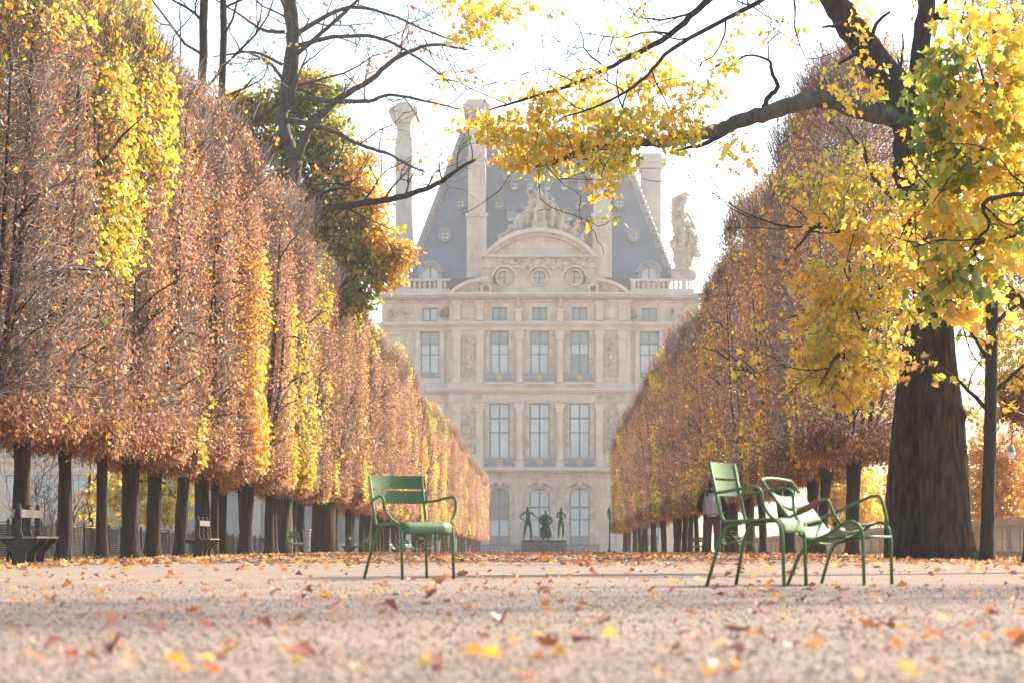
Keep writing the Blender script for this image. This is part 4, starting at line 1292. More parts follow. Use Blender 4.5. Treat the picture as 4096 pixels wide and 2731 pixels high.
# ---- the great maple of the right row, its bough reaching over the path
def big_maple():
    rng = random.Random(21); nr = np.random.default_rng(21)
    Y = 47.0
    base = P(3705, 2238, Y); base.z = gz(base.x, Y)
    root = empty('maple_tree', base, label='massive old maple with double trunk and yellow-green leaves arching over the path', cat='tree')
    L = lambda u, v, y=Y: P(u, v, y) - base
    tips = []
    mb = MB()
    def bole(us, wid, y):
        pts = []; rr = []
        for (u, v), w in zip(us, wid):
            pts.append(L(u, v, y)); rr.append(w * y / F / 2)
        sp = spline(pts, 5); rd = lerp_list(rr, len(sp))
        b = len(mb.v)
        mb.tube(sp, rd, 44)
        # vertical ridges of the bark
        c = 44
        ro = [rng.uniform(-1, 1) for _ in range(c)]
        for i in range(len(sp)):
            for j in range(c):
                q = Vector(mb.v[b + i * c + j]); d = (q - sp[i])
                f = 1 + .022 * ro[(j + int(i * .12)) % c] + .022 * rng.uniform(-1, 1) + .05 * math.sin(j * .43 + i * .08) + .035 * math.sin(j * .71 + 1.4 * math.sin(i * .3))
                mb.v[b + i * c + j] = tuple(sp[i] + d * f)
        return sp
    bole([(3800, 2262), (3792, 2215), (3780, 2080), (3770, 1850), (3762, 1650), (3748, 1450), (3738, 1200)], [300, 225, 198, 186, 176, 158, 140], Y)
    bole([(3640, 2262), (3636, 2215), (3630, 2050), (3640, 1800), (3662, 1550), (3695, 1300), (3725, 1150)], [270, 205, 178, 165, 150, 135, 120], Y + .7)
    mb.blob(L(3846, 1665, Y - .6), (.10, .08, .16), 10, 6)
    mb.build('trunk', M['bark_old'], root, smooth=True)
    def limb(pix, w0, w1, y0=Y, y1=Y, **k):
        n = len(pix)
        pts = [L(u, v, y0 + (y1 - y0) * i / (n - 1)) for i, (u, v) in enumerate(pix)]
        b = MB(); along(b, pts, w0 * Y / F / 2, w1 * Y / F / 2, rng, tips, **k)
        b.build('limb', M['bark_grey'] if k.get('sides') == 9 else M['bark'], root, smooth=True)
    limb([(3735, 1230), (3690, 950), (3646, 733), (3640, 574), (3600, 383), (3520, 268), (3430, 140), (3333, 0), (3280, -120)], 150, 100, every=1.2, sides=12)
    limb([(3738, 1200), (3760, 900), (3745, 600), (3684, 380), (3690, 96), (3722, -60)], 110, 60, every=1.0)
    limb([(3600, 470), (3480, 446), (3397, 421), (3301, 395), (3206, 408), (3046, 459), (2919, 504), (2810, 536), (2664, 567), (2521, 570), (2355, 600), (2224, 648), (2140, 668)], 95, 12, Y, Y - 2.5, every=.9, sides=9, start=.6, depth=2, L=(.6, 1.4))
    limb([(3053, 450), (3072, 395), (3110, 350), (3085, 287), (3075, 242), (2983, 223), (2890, 300)], 24, 5, every=.5, L=(.5, 1.3), depth=2, start=.4)
    limb([(2930, 510), (2850, 560), (2770, 590), (2680, 605)], 26, 8, every=3)
    limb([(3300, -420), (3050, -190), (2821, 9), (2682, 139), (2490, 244), (2316, 331), (2090, 400), (1960, 440)], 34, 6, Y - 1, Y - 3, every=.6, depth=2)
    limb([(3420, -330), (3200, -120), (3030, 10), (2700, 190), (2560, 330), (2400, 420), (2250, 470)], 24, 5, Y - 2, Y - 4, every=.7, depth=1)
    limb([(3740, 1180), (3560, 1050), (3420, 960), (3280, 900), (3180, 1000)], 45, 8, Y, Y - 3, every=.7, depth=2, start=.3)
    limb([(3740, 1350), (3600, 1250), (3480, 1300), (3350, 1420), (3280, 1540)], 40, 8, Y, Y - 4, every=.7, depth=2, start=.3)
    limb([(3760, 900), (3860, 650), (3960, 400), (4050, 100)], 60, 14, Y, Y + 1, every=.7, depth=2)
    limb([(3780, 1300), (3900, 1200), (4020, 1180), (4110, 1240)], 40, 14, Y, Y - 2, every=.7, depth=1)
    # foliage, in the places where the boughs carry it
    E = []
    def e(u, v, ru, rv, n, y=Y - 2.5, w=None, ry=.75):
        c = P(u, v, y) - base
        E.append(((c.x, c.y, c.z), (ru * 1.12 * y / F, ry, rv * 1.18 * y / F), int(n * .82)) + ((w,) if w else ()))
    W = dict(yellow=5, lime=4, gold=1.2, green=.9, orange=.3)
    WG = dict(lime=4, green=2.2, yellow=3, deep=.2)
    WO = dict(yellow=4, gold=3, orange=1.0, lime=1.5, tan=.4)
    e(1960, 500, 130, 60, 190); e(1880, 480, 60, 40, 50, w=WO); e(2080, 560, 170, 80, 420); e(2250, 470, 190, 90, 520); e(2300, 590, 230, 75, 560); e(2470, 520, 180, 90, 520, w=WG)
    e(2650, 480, 150, 90, 380); e(2720, 540, 95, 70, 220, w=WG); e(2140, 660, 110, 50, 200, w=WG); e(2060, 640, 100, 50, 120, w=WO); e(2420, 640, 160, 50, 240, w=WG)
    e(2440, 720, 60, 60, 90, w=WG); e(2405, 790, 40, 50, 45, w=WO); e(2570, 340, 160, 60, 210); e(2380, 330, 140, 60, 170, w=WO); e(2780, 360, 90, 60, 110)
    e(2180, 380, 110, 60, 160); e(2880, 250, 90, 80, 55); e(2960, 130, 100, 90, 40); e(1900, 130, 75, 75, 150); e(1960, 60, 130, 55, 180, w=WO); e(1840, 20, 100, 30, 70); e(2100, 20, 130, 35, 80, w=WO)
    e(2660, 250, 120, 70, 60); e(2950, 620, 60, 50, 40); e(2990, 640, 60, 40, 40, w=WO); e(2910, 590, 50, 40, 40); e(2350, 740, 12, 25, 9, w=WO)
    e(3400, 150, 50, 110, 60); e(3360, 320, 60, 80, 70, w=W); e(3480, 330, 60, 110, 110); e(3390, 420, 60, 40, 40)
    e(3400, 720, 170, 110, 380, w=WG); e(3290, 760, 100, 100, 170); e(3480, 860, 190, 120, 520); e(3340, 900, 120, 110, 260, w=WO); e(3560, 1000, 130, 120, 330)
    e(3290, 1150, 120, 90, 330, w=WO); e(3420, 1180, 190, 120, 620); e(3330, 1320, 150, 120, 560); e(3430, 1380, 170, 120, 560, w=WG); e(3270, 1440, 90, 100, 260)
    e(3380, 1500, 190, 90, 560); e(3430, 1550, 150, 70, 260, w=WO); e(3330, 1600, 110, 40, 130, w=WO); e(3590, 1180, 90, 90, 150); e(3260, 1260, 70, 70, 140)
    e(3660, 700, 120, 160, 230, w=WO); e(3700, 1000, 110, 160, 190)
    e(3850, 900, 170, 300, 520, Y + .5); e(3990, 500, 150, 320, 420, Y + 1); e(3950, 1250, 160, 120, 300, Y + .5, WO); e(3850, 60, 240, 100, 200, Y + 1, WO); e(4050, 1500, 90, 100, 120, Y + 2, WO); e(4000, 1330, 120, 160, 420, Y + 2); e(3930, 1600, 60, 90, 130, Y + 2, WO); e(3990, 800, 130, 200, 420, Y + 1.5); e(4020, 250, 120, 200, 330, Y + 1.5, WO); e(3800, 420, 120, 160, 200, Y + .5)
    E += [((t.x, t.y, t.z), (.35, .35, .3), 9) for t, _ in tips if rng.random() < .12]
    leafy(root, nr, E, .102, W, MAPLE, singles=300)
    # dry brown bunches still hanging inside
    return root
big_maple()

# ---- nearer maple at the right edge: only its hanging boughs are in the picture
def near_maple():
    rng = random.Random(31); nr = np.random.default_rng(31)
    base = Vector((8.7, 27.5, gz(8.7, 27.5)))
    root = empty('maple_tree', base, label='nearer maple at the right edge, large green and yellow leaves hanging down', cat='tree')
    tips = []
    b = MB()
    b.tube(spline([(0, 0, -.3), (0, 0, .2), (-.05, .1, 2), (0, 0, 4.2), (.1, 0, 7.5)], 4), lerp_list([.5, .34, .3, .27, .18], 17), 16, bump=.05, rng=rng)
    b.build('trunk', M['bark'], root, smooth=True)
    L = lambda u, v, y: P(u, v, y) - base
    for pix, y1 in (([(3995, 330), (3900, 420), (3800, 520)], 27), ([(4020, 600), (3900, 700), (3790, 760)], 26), ([(4000, 950), (3900, 1020), (3800, 1120)], 26),
                    ([(4060, 150), (3960, 120), (3880, 230)], 27), ([(4050, 780), (3960, 900), (3880, 1000)], 25)):
        b = MB(); pts = [Vector((-.1, .05, 4.4 if pix[0][1] > 500 else 5.6))] + [L(u, v, y1) for u, v in pix]
        along(b, pts, .035, .008, rng, tips, every=.45, L=(.4, 1.0), depth=1, sides=6)
        b.build('limb', M['bark'], root, smooth=True)
    E = []
    W = dict(lime=4, green=3, yellow=3.2, gold=1.2); WG = dict(green=5, lime=3, deep=1.5); WY = dict(yellow=4, gold=3, lime=2, orange=1); WO = dict(orange=2, gold=3, yellow=2)
    def e(u, v, ru, rv, n, y=26, w=None):
        c = P(u, v, y) - base
        E.append(((c.x, c.y, c.z), (ru * y / F, .7, rv * y / F), int(n * 1.55)) + ((w,) if w else ()))
    e(3780, 240, 100, 60, 45, w=WG); e(3860, 300, 140, 110, 90); e(3740, 420, 70, 130, 60, w=WG); e(3880, 480, 150, 120, 110, w=WY); e(3770, 560, 80, 110, 70, w=WG); e(4010, 420, 120, 150, 90)
    e(3900, 660, 150, 110, 110); e(3760, 720, 70, 100, 50, w=WG); e(4040, 680, 100, 140, 80, w=WY); e(3870, 830, 140, 100, 80, w=WY); e(3800, 950, 100, 90, 60); e(3960, 940, 130, 100, 80)
    e(3760, 1080, 80, 80, 40); e(3860, 1130, 120, 90, 60, w=WG); e(3740, 1215, 60, 60, 26, w=WG); e(3840, 1240, 90, 50, 32, w=WO); e(3990, 1120, 100, 90, 50, w=WY); e(3740, 850, 60, 90, 34)
    e(4020, 180, 120, 120, 60, w=WY); e(3930, 90, 140, 90, 60, w=WY); e(3690, 1130, 40, 50, 14, w=WO); e(4050, 900, 70, 120, 45, w=WG)
    leafy(root, nr, E, .122, W, MAPLE, singles=300, per=6)
near_maple()

# ---- slender tree and leaning trunk at the right edge
def slender(x, y, r, h, label, forks, seed, lean=(0, 0)):
    rng = random.Random(seed); tips = []
    root = empty('slender_tree', (x, y, gz(x, y)), label=label, cat='tree')
    b = MB()
    pts = [(lean[0] * k * h + .05 * math.sin(5 * k + seed), lean[1] * k * h, -.3 + (h + .3) * k) for k in (0, .06, .12, .3, .5, .7, .85, 1)]
    b.tube(spline(pts, 3), lerp_list([r * 1.7, r * 1.25, r * 1.08, r, r * .95, r * .85, r * .7, r * .4], 22), 12, bump=.07, rng=rng)
    b.build('trunk', M['bark'], root, smooth=True)
    for (z, dx, dy, dz, L_) in forks:
        b = MB(); p = Vector((lean[0] * z, lean[1] * z, z))
        e_ = p + Vector((dx, dy, dz)).normalized() * L_
        along(b, [p, p.lerp(e_, .4) + Vector((0, 0, .15)), e_], r * .4, .012, rng, tips, every=.5, L=(.5, 1.2), depth=1, sides=6)
        b.build('limb', M['bark'], root, smooth=True)
    return root, tips
fk = [(2.7, -1, -.3, .7, 2.2), (3.0, .8, .2, .5, 2.4), (3.6, -.6, .5, .9, 2), (4.2, 1, -.2, .6, 2.4), (5, -1, .1, .5, 2), (5.8, .7, .6, .8, 2)]
t_, tp = slender(8.05, 43.3, .115, 8.6, 'slender dark trunk beside the massive double maple', fk, 5)
leafy(t_, np.random.default_rng(5), [((t.x, t.y, t.z), (.5, .5, .45), 24) for t, _ in tp if rnd.random() < .8], .12, dict(yellow=4, gold=2, lime=2, orange=1), MAPLE_S)
t_, tp = slender(8.25, 40.2, .19, 8.5, 'dark flared trunk cut by the right edge of the view', [(4, -.8, .3, .8, 2.4), (4.6, .9, -.3, .6, 2.3), (5.4, -.5, -.6, .9, 2.5), (6.2, .4, .7, .7, 2)], 9, (.02, 0))
leafy(t_, np.random.default_rng(9), [((t.x, t.y, t.z), (.5, .5, .45), 24) for t, _ in tp if rnd.random() < .8], .12, dict(yellow=4, gold=2, lime=2, green=1), MAPLE_S)

# ---- the bare tree standing in the left row
def bare_tree():
    rng = random.Random(41); tips = []
    Y = 88.0
    base = P(1130, 2250, Y); base.z = gz(base.x, Y)
    root = empty('bare_tree', base, label='tall leafless tree with grey limbs rising behind the left row', cat='tree')
    L = lambda u, v, y=Y: P(u, v, y) - base
    def limb(name, pix, w0, w1, y0=Y, y1=Y, m='bark_grey', **k):
        n = len(pix); b = MB()
        pts = [L(u, v, y0 + (y1 - y0) * i / (n - 1)) for i, (u, v) in enumerate(pix)]
        along(b, pts, w0 * Y / F / 2, w1 * Y / F / 2, rng, tips, **k)
        b.build(name, M[m], root, smooth=True)
    limb('trunk', [(1120, 2235), (1122, 1900), (1130, 1300), (1145, 920), (1165, 760), (1185, 640)], 105, 52, every=99)
    limb('limb', [(1185, 640), (1150, 560), (1130, 470), (1148, 300), (1165, 150), (1150, 0), (1160, -150)], 48, 34, every=1.1, L=(2, 4), depth=2, sides=9)
    limb('limb', [(1130, 560), (1085, 600), (1030, 680), (1010, 760), (985, 860)], 46, 44, every=99)
    limb('limb', [(1110, 500), (1170, 350), (1180, 180), (1175, -30)], 36, 26, every=1.1, L=(2, 4), depth=2)
    limb('limb', [(1185, 640), (1250, 500), (1340, 410), (1480, 320), (1600, 225), (1740, 180), (1870, 200)], 36, 8, Y, Y - 2, every=.7, L=(1.2, 3), depth=3, start=.3)
    limb('limb', [(1120, 430), (1215, 395), (1330, 405), (1480, 405), (1560, 380), (1700, 405), (1850, 440)], 26, 6, Y, Y - 2, every=.75, L=(1, 2.5), depth=2, start=.3)
    limb('limb', [(1130, 480), (1240, 500), (1340, 530), (1440, 580), (1560, 620), (1640, 665), (1700, 690)], 24, 6, Y, Y - 3, every=.7, L=(1, 2.4), depth=2, start=.3)
    limb('limb', [(1140, 925), (1220, 870), (1320, 835), (1480, 810), (1620, 785), (1750, 735), (1830, 680), (1900, 640)], 40, 10, Y, Y - 4, every=.65, L=(.8, 2.2), depth=2, start=.3, m='bark')
    limb('limb', [(1130, 830), (1220, 800), (1330, 760), (1400, 755)], 22, 6, Y, Y - 2, every=1, L=(.8, 2), depth=2, m='bark')
    limb('limb', [(1165, 150), (1260, 90), (1400, 30), (1560, 60), (1720, 130), (1900, 190)], 22, 4, Y, Y - 2, every=.75, L=(1.5, 3), depth=2)
    limb('limb', [(1160, 240), (1290, 130), (1400, 30), (1480, -40)], 20, 8, Y, Y - 1, every=.75, L=(1.5, 3), depth=2)
    limb('limb', [(1170, 190), (1330, 150), (1500, 150), (1620, 200), (1760, 300), (1830, 370)], 20, 4, Y, Y - 3, every=.75, L=(1.2, 3), depth=2)
    limb('limb', [(1140, 130), (1050, 120), (960, 60), (860, 0)], 16, 5, every=.8, L=(1.5, 3), depth=2)
    limb('limb', [(1130, 260), (1020, 210), (920, 220), (850, 230)], 14, 4, every=.8, L=(1.2, 2.6), depth=2)
    E = [((t.x, t.y, t.z), (.5, .5, .35), 5) for t, _ in tips if rng.random() < .05]
    leafy(root, np.random.default_rng(4), E, .14, dict(red=2, orange=3, gold=2), MAPLE_S, per=5)
bare_tree()

def pole_tree(u, Y, r, label, seed, h=22):
    rng = random.Random(seed); tips = []
    base = P(u, 2240, Y); base.z = gz(base.x, Y)
    root = empty('bare_tree', base, label=label, cat='tree')
    b = MB()
    pts = [(0, 0, -.3), (.05, 0, h * .3), (-.08, 0, h * .55), (.1, 0, h * .8), (0, 0, h)]
    along(b, pts, r, r * .55, rng, tips, every=.8, L=(1.5, 4.5), depth=3, start=.45, up=.5)
    b.build('trunk', M['bark'], root, smooth=True)
    leafy(root, np.random.default_rng(seed), [((t.x, t.y, t.z), (.5, .5, .3), 4) for t, _ in tips if rng.random() < .04], .13, dict(gold=2, tan=2, orange=1), MAPLE_S, per=4)
pole_tree(802, 80, .21, 'bare forked trunk rising above the left row, left of its pair', 51)
pole_tree(884, 82, .17, 'straight bare trunk rising above the left row, right of its pair', 52)

# ---- leafy trees: green-and-orange maple over the left row, hazy trees outside
def leafy_tree(name, u, v_base, Y, ells, size, wts, label, seed, tr=.3, htr=7, group=None, outline=MAPLE_S, per=9, lum=1):
    nr = np.random.default_rng(seed); rng = random.Random(seed); tips = []
    base = P(u, v_base, Y); base.z = gz(base.x, Y) if v_base < 9000 else base.z
    root = empty(name, base, label=label, cat='tree', group=group)
    b = MB()
    b.tube(spline([(0, 0, -.4), (.1, 0, htr * .3), (-.1, .1, htr * .7), (0, 0, htr)], 4), lerp_list([tr * 1.3, tr, tr * .8, tr * .55], 13), 10, bump=.05, rng=rng)
    b.build('trunk', M['bark'], root, smooth=True)
    b = MB()
    E = []
    for (eu, ev, ru, rv, n, *w) in ells:
        c = P(eu, ev, Y) - base
        E.append(((c.x, c.y, c.z), (ru * Y / F, max(ru, rv) * .8 * Y / F, rv * Y / F), int(n * lum)) + tuple(w))
        st = Vector((0, 0, htr * rng.uniform(.55, .98)))
        along(b, [st, st.lerp(c, .5) + Vector((0, 0, .3)), c], tr * .4, .03, rng, tips, every=1.4, L=(.8, 2.2), depth=1, sides=6)
    b.build('branches', M['bark'], root, smooth=True)
    leafy(root, nr, E, size, wts, outline, per=per, twig_w=(.006, .014))
    return root
GR = dict(green=5, lime=2.5, deep=2, gold=1); OR = dict(orange=3, gold=3.5, yellow=2, lime=1.5, green=1.5)
leafy_tree('maple_tree', 1290, 2240, 97, [
    (1010, 470, 110, 110, 700, GR), (1130, 420, 110, 110, 600, GR), (1270, 400, 120, 110, 700, GR), (1180, 600, 170, 120, 900, GR), (1320, 560, 110, 130, 800, GR), (1120, 760, 140, 100, 700, GR), (1400, 700, 110, 110, 700, OR),
    (1260, 800, 190, 130, 1300, GR), (1450, 830, 110, 100, 800, OR), (1300, 970, 170, 120, 1200, GR), (1490, 960, 120, 100, 900, OR), (1590, 1020, 70, 70, 400, OR), (1400, 1090, 150, 110, 1100, GR), (1540, 1100, 80, 60, 350, OR),
    (1260, 1110, 110, 100, 600, GR), (1400, 1200, 110, 60, 500, GR), (950, 430, 60, 80, 300, OR), (1000, 600, 90, 100, 450, GR), (1180, 1000, 110, 90, 500, GR), (1230, 330, 70, 50, 250, OR)], .155, GR, 'round maple turning from green to orange, above the left row', 61, .4, 15, per=10, lum=1.9)
HZ = dict(yellow=3, gold=3, lime=2, orange=1)
leafy_tree('bush_tree', 620, 2230, 104, [(520, 1960, 130, 110, 700), (640, 1860, 140, 130, 800), (560, 1800, 70, 70, 250), (700, 1990, 110, 110, 600), (600, 2060, 150, 60, 500), (430, 2010, 110, 90, 400), (660, 1740, 80, 60, 200)],
           .15, dict(yellow=3, lime=4, gold=1.5, green=1.5), 'yellow-green bushy tree behind the left fence', 62, .16, 4)
leafy_tree('bush_tree', 360, 2230, 118, [(360, 2010, 60, 70, 220), (420, 1900, 90, 90, 300), (330, 2080, 70, 50, 150), (470, 1780, 60, 80, 160)], .15, HZ, 'small golden tree behind the left fence', 63, .12, 4)
# bare shrub in front of the far-left wing
rng_ = random.Random(64); tips = []
sh = empty('bare_shrub', P(190, 2236, 112), label='grey leafless shrub behind the left fence', cat='shrub')
sh.location.z = gz(sh.location.x, 112)
b = MB()
for k in range(12):
    a = rng_.uniform(0, 6.28)
    grow(b, Vector((0, 0, 0)), Vector((math.cos(a) * .8, math.sin(a) * .4, 1)), rng_.uniform(2, 3.6), .05, 3, rng_, tips, .2, .4, 3, 5)
b.build('branches', M['bark_grey'], sh)
AU = dict(orange=3, gold=4, yellow=3, tan=2); AU2 = dict(yellow=4, lime=2, gold=3)
far_right = [
    (3960, 112, 'hazy orange tree beyond the balustrade, beside the massive maple', [(3930, 1900, 110, 110, 700), (4030, 1850, 120, 130, 800), (3960, 2010, 150, 70, 700), (4080, 1990, 70, 90, 350), (3900, 1800, 60, 60, 150), (4060, 1700, 80, 80, 120), (3930, 1690, 60, 70, 90), (4010, 2080, 160, 50, 400)], AU),
    (3330, 120, 'hazy yellow tree seen between the slim right trunks', [(3330, 2000, 110, 110, 700), (3420, 1930, 110, 120, 600), (3250, 2060, 110, 70, 400), (3450, 2060, 80, 80, 400)], AU2),
    (3600, 126, 'hazy golden tree behind the massive maple', [(3560, 1980, 130, 130, 600), (3680, 1950, 110, 130, 500), (3600, 2080, 140, 60, 400)], AU),
    (4120, 104, 'hazy tree with sparse rusty leaves at the right edge beyond the balustrade', [(4110, 1750, 110, 120, 220), (4080, 1620, 80, 90, 120), (4130, 1950, 80, 130, 300)], AU)]
for i, (u, Y_, lb, el, w) in enumerate(far_right):
    leafy_tree('riverside_tree', u, 2230, Y_, el, .17, w, lb, 70 + i, .18, 6, group='hazy trees beyond the balustrade', lum=1.9)

# ------------------------------------------------------------------ garden chairs
def rounded(pts, r=.05, n=4):
    """polyline with rounded corners"""
    pts = [Vector(p) for p in pts]; out = [pts[0]]
    for i in range(1, len(pts) - 1):
        a, b, c = pts[i - 1], pts[i], pts[i + 1]
        d = min(r, (a - b).length * .45, (c - b).length * .45)
        p = b + (a - b).normalized() * d; q = b + (c - b).normalized() * d
        for k in range(n + 1):
            t = k / n
            out.append(p * (1 - t) ** 2 + b * 2 * t * (1 - t) + q * t * t)
    out.append(pts[-1]); return out

def strip(prof0, prof1, th=.004, n=10, sag=None):
    """thin sheet between two profiles (lists of points), n subdivisions across; sag(t) -> offset vector"""
    mb = MB(); k = len(prof0)
    vs_ = []
    for lay in (0, 1):
        for i in range(n + 1):
            t = i / n
            for a, b_ in zip(prof0, prof1):
                p = Vector(a).lerp(Vector(b_), t)
                if sag: p = p + sag(t)
                vs_.append(p)
    # offset of the second layer along the local normal
    N = (n + 1) * k
    for i in range(n + 1):
        for j in range(k):
            a = vs_[i * k + min(j + 1, k - 1)] - vs_[i * k + max(j - 1, 0)]
            c = vs_[min(i + 1, n) * k + j] - vs_[max(i - 1, 0) * k + j]
            vs_[N + i * k + j] = vs_[i * k + j] + a.cross(c).normalized() * th
    fs_ = []
    for i in range(n):
        for j in range(k - 1):
            q = i * k + j
            fs_.append((q, q + 1, q + k + 1, q + k)); fs_.append((N + q, N + q + k, N + q + k + 1, N + q + 1))
    for i in range(n):
        for j in (0, k - 1):
            q = i * k + j; fs_.append((q, q + k, N + q + k, N + q))
    for j in range(k - 1):
        for i in (0, n):
            q = i * k + j; fs_.append((q, q + 1, N + q + 1, N + q))
    mb.add(vs_, fs_); return mb

G = M['green']
def worn(m):
    """chips of bare metal and dust on the green paint"""
    nt = m.node_tree; N = nt.nodes; L = nt.links; b = N['Principled BSDF']
    src = b.inputs['Base Color'].links[0].from_socket
    tc = N.new('ShaderNodeTexCoord'); nz = N.new('ShaderNodeTexNoise'); nz.inputs['Scale'].default_value = 34; nz.inputs['Detail'].default_value = 9; nz.inputs['Roughness'].default_value = .75
    L.new(tc.outputs['Object'], nz.inputs['Vector'])
    cr = N.new('ShaderNodeValToRGB'); cr.color_ramp.elements[0].position = .64; cr.color_ramp.elements[1].position = .68
    L.new(nz.outputs['Fac'], cr.inputs[0])
    mx = N.new('ShaderNodeMix'); mx.data_type = 'RGBA'; mx.inputs['B'].default_value = (.20, .19, .15, 1)
    L.new(cr.outputs[0], mx.inputs['Factor']); L.new(src, mx.inputs['A']); L.new(mx.outputs['Result'], b.inputs['Base Color'])
worn(G)
TR = .0125
def make_armchair(loc, rz, label, group):
    root = empty('garden_armchair', loc, rz, label=label, cat='chair', group=group)
    for q in (-1, 1):
        y = q * .245
        b = MB()
        b.tube(rounded([(-.285, y * 1.04, .862), (-.205, y, .50), (-.185, y, .452), (-.13, y, .449), (.16, y, .462), (.222, y, .445), (.245, y, .36), (.258, y, .0)], .07, 5), TR, 10)
        b.build('side_frame', G, root, smooth=True)
        b = MB()
        b.tube(rounded([(-.06, y * .93, .435), (-.15, y * .95, .425), (-.205, y * 1.02, .33), (-.285, y * 1.24, 0)], .09, 6), TR, 10)
        b.build('leg', G, root, smooth=True)
        b = MB()
        b.tube(rounded([(-.243, y * 1.02, .648), (-.16, y * 1.22, .652), (.07, y * 1.42, .690), (.125, y * 1.42, .665), (.135, y * 1.38, .56), (.165, y * 1.18, .49), (.2, y * 1.01, .455)], .05, 5), TR * .95, 10)
        b.build('armrest', G, root, smooth=True)
    # curved back slats, in front of the uprights
    bulge = lambda t: Vector((-.062 * (1 - (2 * t - 1) ** 2) , 0, 0))
    for z0, z1 in ((.757, .868), (.632, .740)):
        x0 = -.205 - (z0 - .5) * .221; x1 = -.205 - (z1 - .5) * .221
        pr = lambda y: [(x0 + .016, y, z0 + .004), (x0 + .0145, y, z0), ((x0 + x1) / 2 + .015, y, (z0 + z1) / 2), (x1 + .0145, y, z1)]
        o = strip([(x0 + .015, -.272, z0), ((x0 + x1) / 2 + .015, -.276, (z0 + z1) / 2), (x1 + .015, -.27, z1)], [(x0 + .015, .272, z0), ((x0 + x1) / 2 + .015, .276, (z0 + z1) / 2), (x1 + .015, .27, z1)], .004, 16, bulge)
        o.build('back_slat', G, root, smooth=False)
    # seat: four slats, the front one rolled over
    dip = lambda t: Vector((0, 0, -.010 * (1 - (2 * t - 1) ** 2)))
    for a, c in ((-.165, -.078), (-.068, .015), (.025, .108)):
        zz = lambda x: .451 + (x + .13) * .045 + .006
        strip([(a, -.235, zz(a)), (c, -.235, zz(c))], [(a, .235, zz(a)), (c, .235, zz(c))], .004, 6, dip).build('seat_slat', G, root)
    fr = [(.118, .468), (.16, .471), (.196, .468), (.222, .455), (.237, .43), (.243, .395), (.246, .37)]
    strip([(x, -.235, z) for x, z in fr], [(x, .235, z) for x, z in fr], .004, 6).build('seat_slat', G, root, smooth=True)
    b = MB(); b.box(-.07, -.04, -.23, .23, .43, .44); b.build('cross_bar', G, root)
    return root

def make_lounger(loc, rz, label, group):
    root = empty('low_garden_chair', loc, rz, label=label, cat='chair', group=group)
    hw = .285
    prof = [(-.50, .735), (-.33, .52), (-.19, .335), (-.11, .312), (.02, .37), (.13, .445), (.19, .452), (.243, .415), (.262, .33), (.27, 0)]
    side = lambda y: rounded([(x, y, z) for x, z in prof], .09, 5)
    for q in (-1, 1):
        y = q * hw
        MB().tube(side(y)[0:], TR, 10).build('side_frame', G, root, smooth=True)
        MB().tube(rounded([(.12, y * .86, .345), (-.02, y * .88, .325), (-.16, y * .95, .30), (-.22, y * 1.05, .2), (-.29, y * 1.15, 0)], .09, 6), TR, 10).build('leg', G, root, smooth=True)
        arm = rounded([(-.30, y * 1.0, .478), (-.27, y * 1.16, .485), (.10, y * 1.2, .645), (.165, y * 1.18, .64), (.21, y * 1.12, .52), (.235, y * 1.0, .425)] if q > 0 else
                      [(-.30, y * 1.0, .478), (-.27, y * 1.16, .485), (-.02, y * 1.2, .60), (.02, y * 1.2, .605), (.07, y * 1.15, .48), (.10, y * 1.0, .43)], .045, 5)
        ar = MB().tube(arm, TR * .95, 10).build('armrest', G, root, smooth=True)
        if q < 0:
            a, c = Vector((-.235, y * 1.17, .502)), Vector((-.03, y * 1.2, .597))
            pts = [a.lerp(c, k / 8) for k in range(9)]
            MB().tube(pts, [.014, .02, .023, .024, .024, .024, .023, .02, .015], 12).build('wooden_grip', M['wood_arm'], ar, smooth=True)
    MB().tube(rounded([(-.50, -hw, .735), (-.512, -hw * .98, .752), (-.535, -hw * .5, .765), (-.54, 0, .768), (-.535, hw * .5, .765), (-.512, hw * .98, .752), (-.50, hw, .735)], .03, 3), TR, 10).build('top_rail', G, root, smooth=True)
    MB().tube([(.262, -hw, .345), (.262, hw, .345)], .010, 8).build('cross_bar', G, root, smooth=True)
    b = MB()
    sag = lambda t: Vector((-.02, 0, -.03)) * (1 - (2 * t - 1) ** 2)
    P0 = [Vector((x, 0, z)) for x, z in prof[:7]]
    sp = spline(P0, 8)
    # slats along the profile
    acc = [0]
    for i in range(1, len(sp)): acc.append(acc[-1] + (sp[i] - sp[i - 1]).length)
    tot = acc[-1]
    def at(s_):
        i = max(1, min(len(acc) - 1, int(np.searchsorted(acc, s_))))
        f = (s_ - acc[i - 1]) / max(1e-6, acc[i] - acc[i - 1]); return sp[i - 1].lerp(sp[i], f)
    cuts = [(.10, .218), (.242, .355), (.379, .485), (.509, .595), (.617, .696), (.716, .795), (.816, tot - .01)]
    for a, c in cuts:
        pts = [at(a + (c - a) * k / 4) + Vector((.004, 0, .010)) for k in range(5)]
        strip([(p.x, -hw + .004, p.z) for p in pts], [(p.x, hw - .004, p.z) for p in pts], .004, 10, sag).build('slat', G, root, smooth=True)
    return root

def on(u, Y, dz=0):
    x = (u - U0) * Y / F
    return Vector((x, Y, gz(x, Y) + dz))

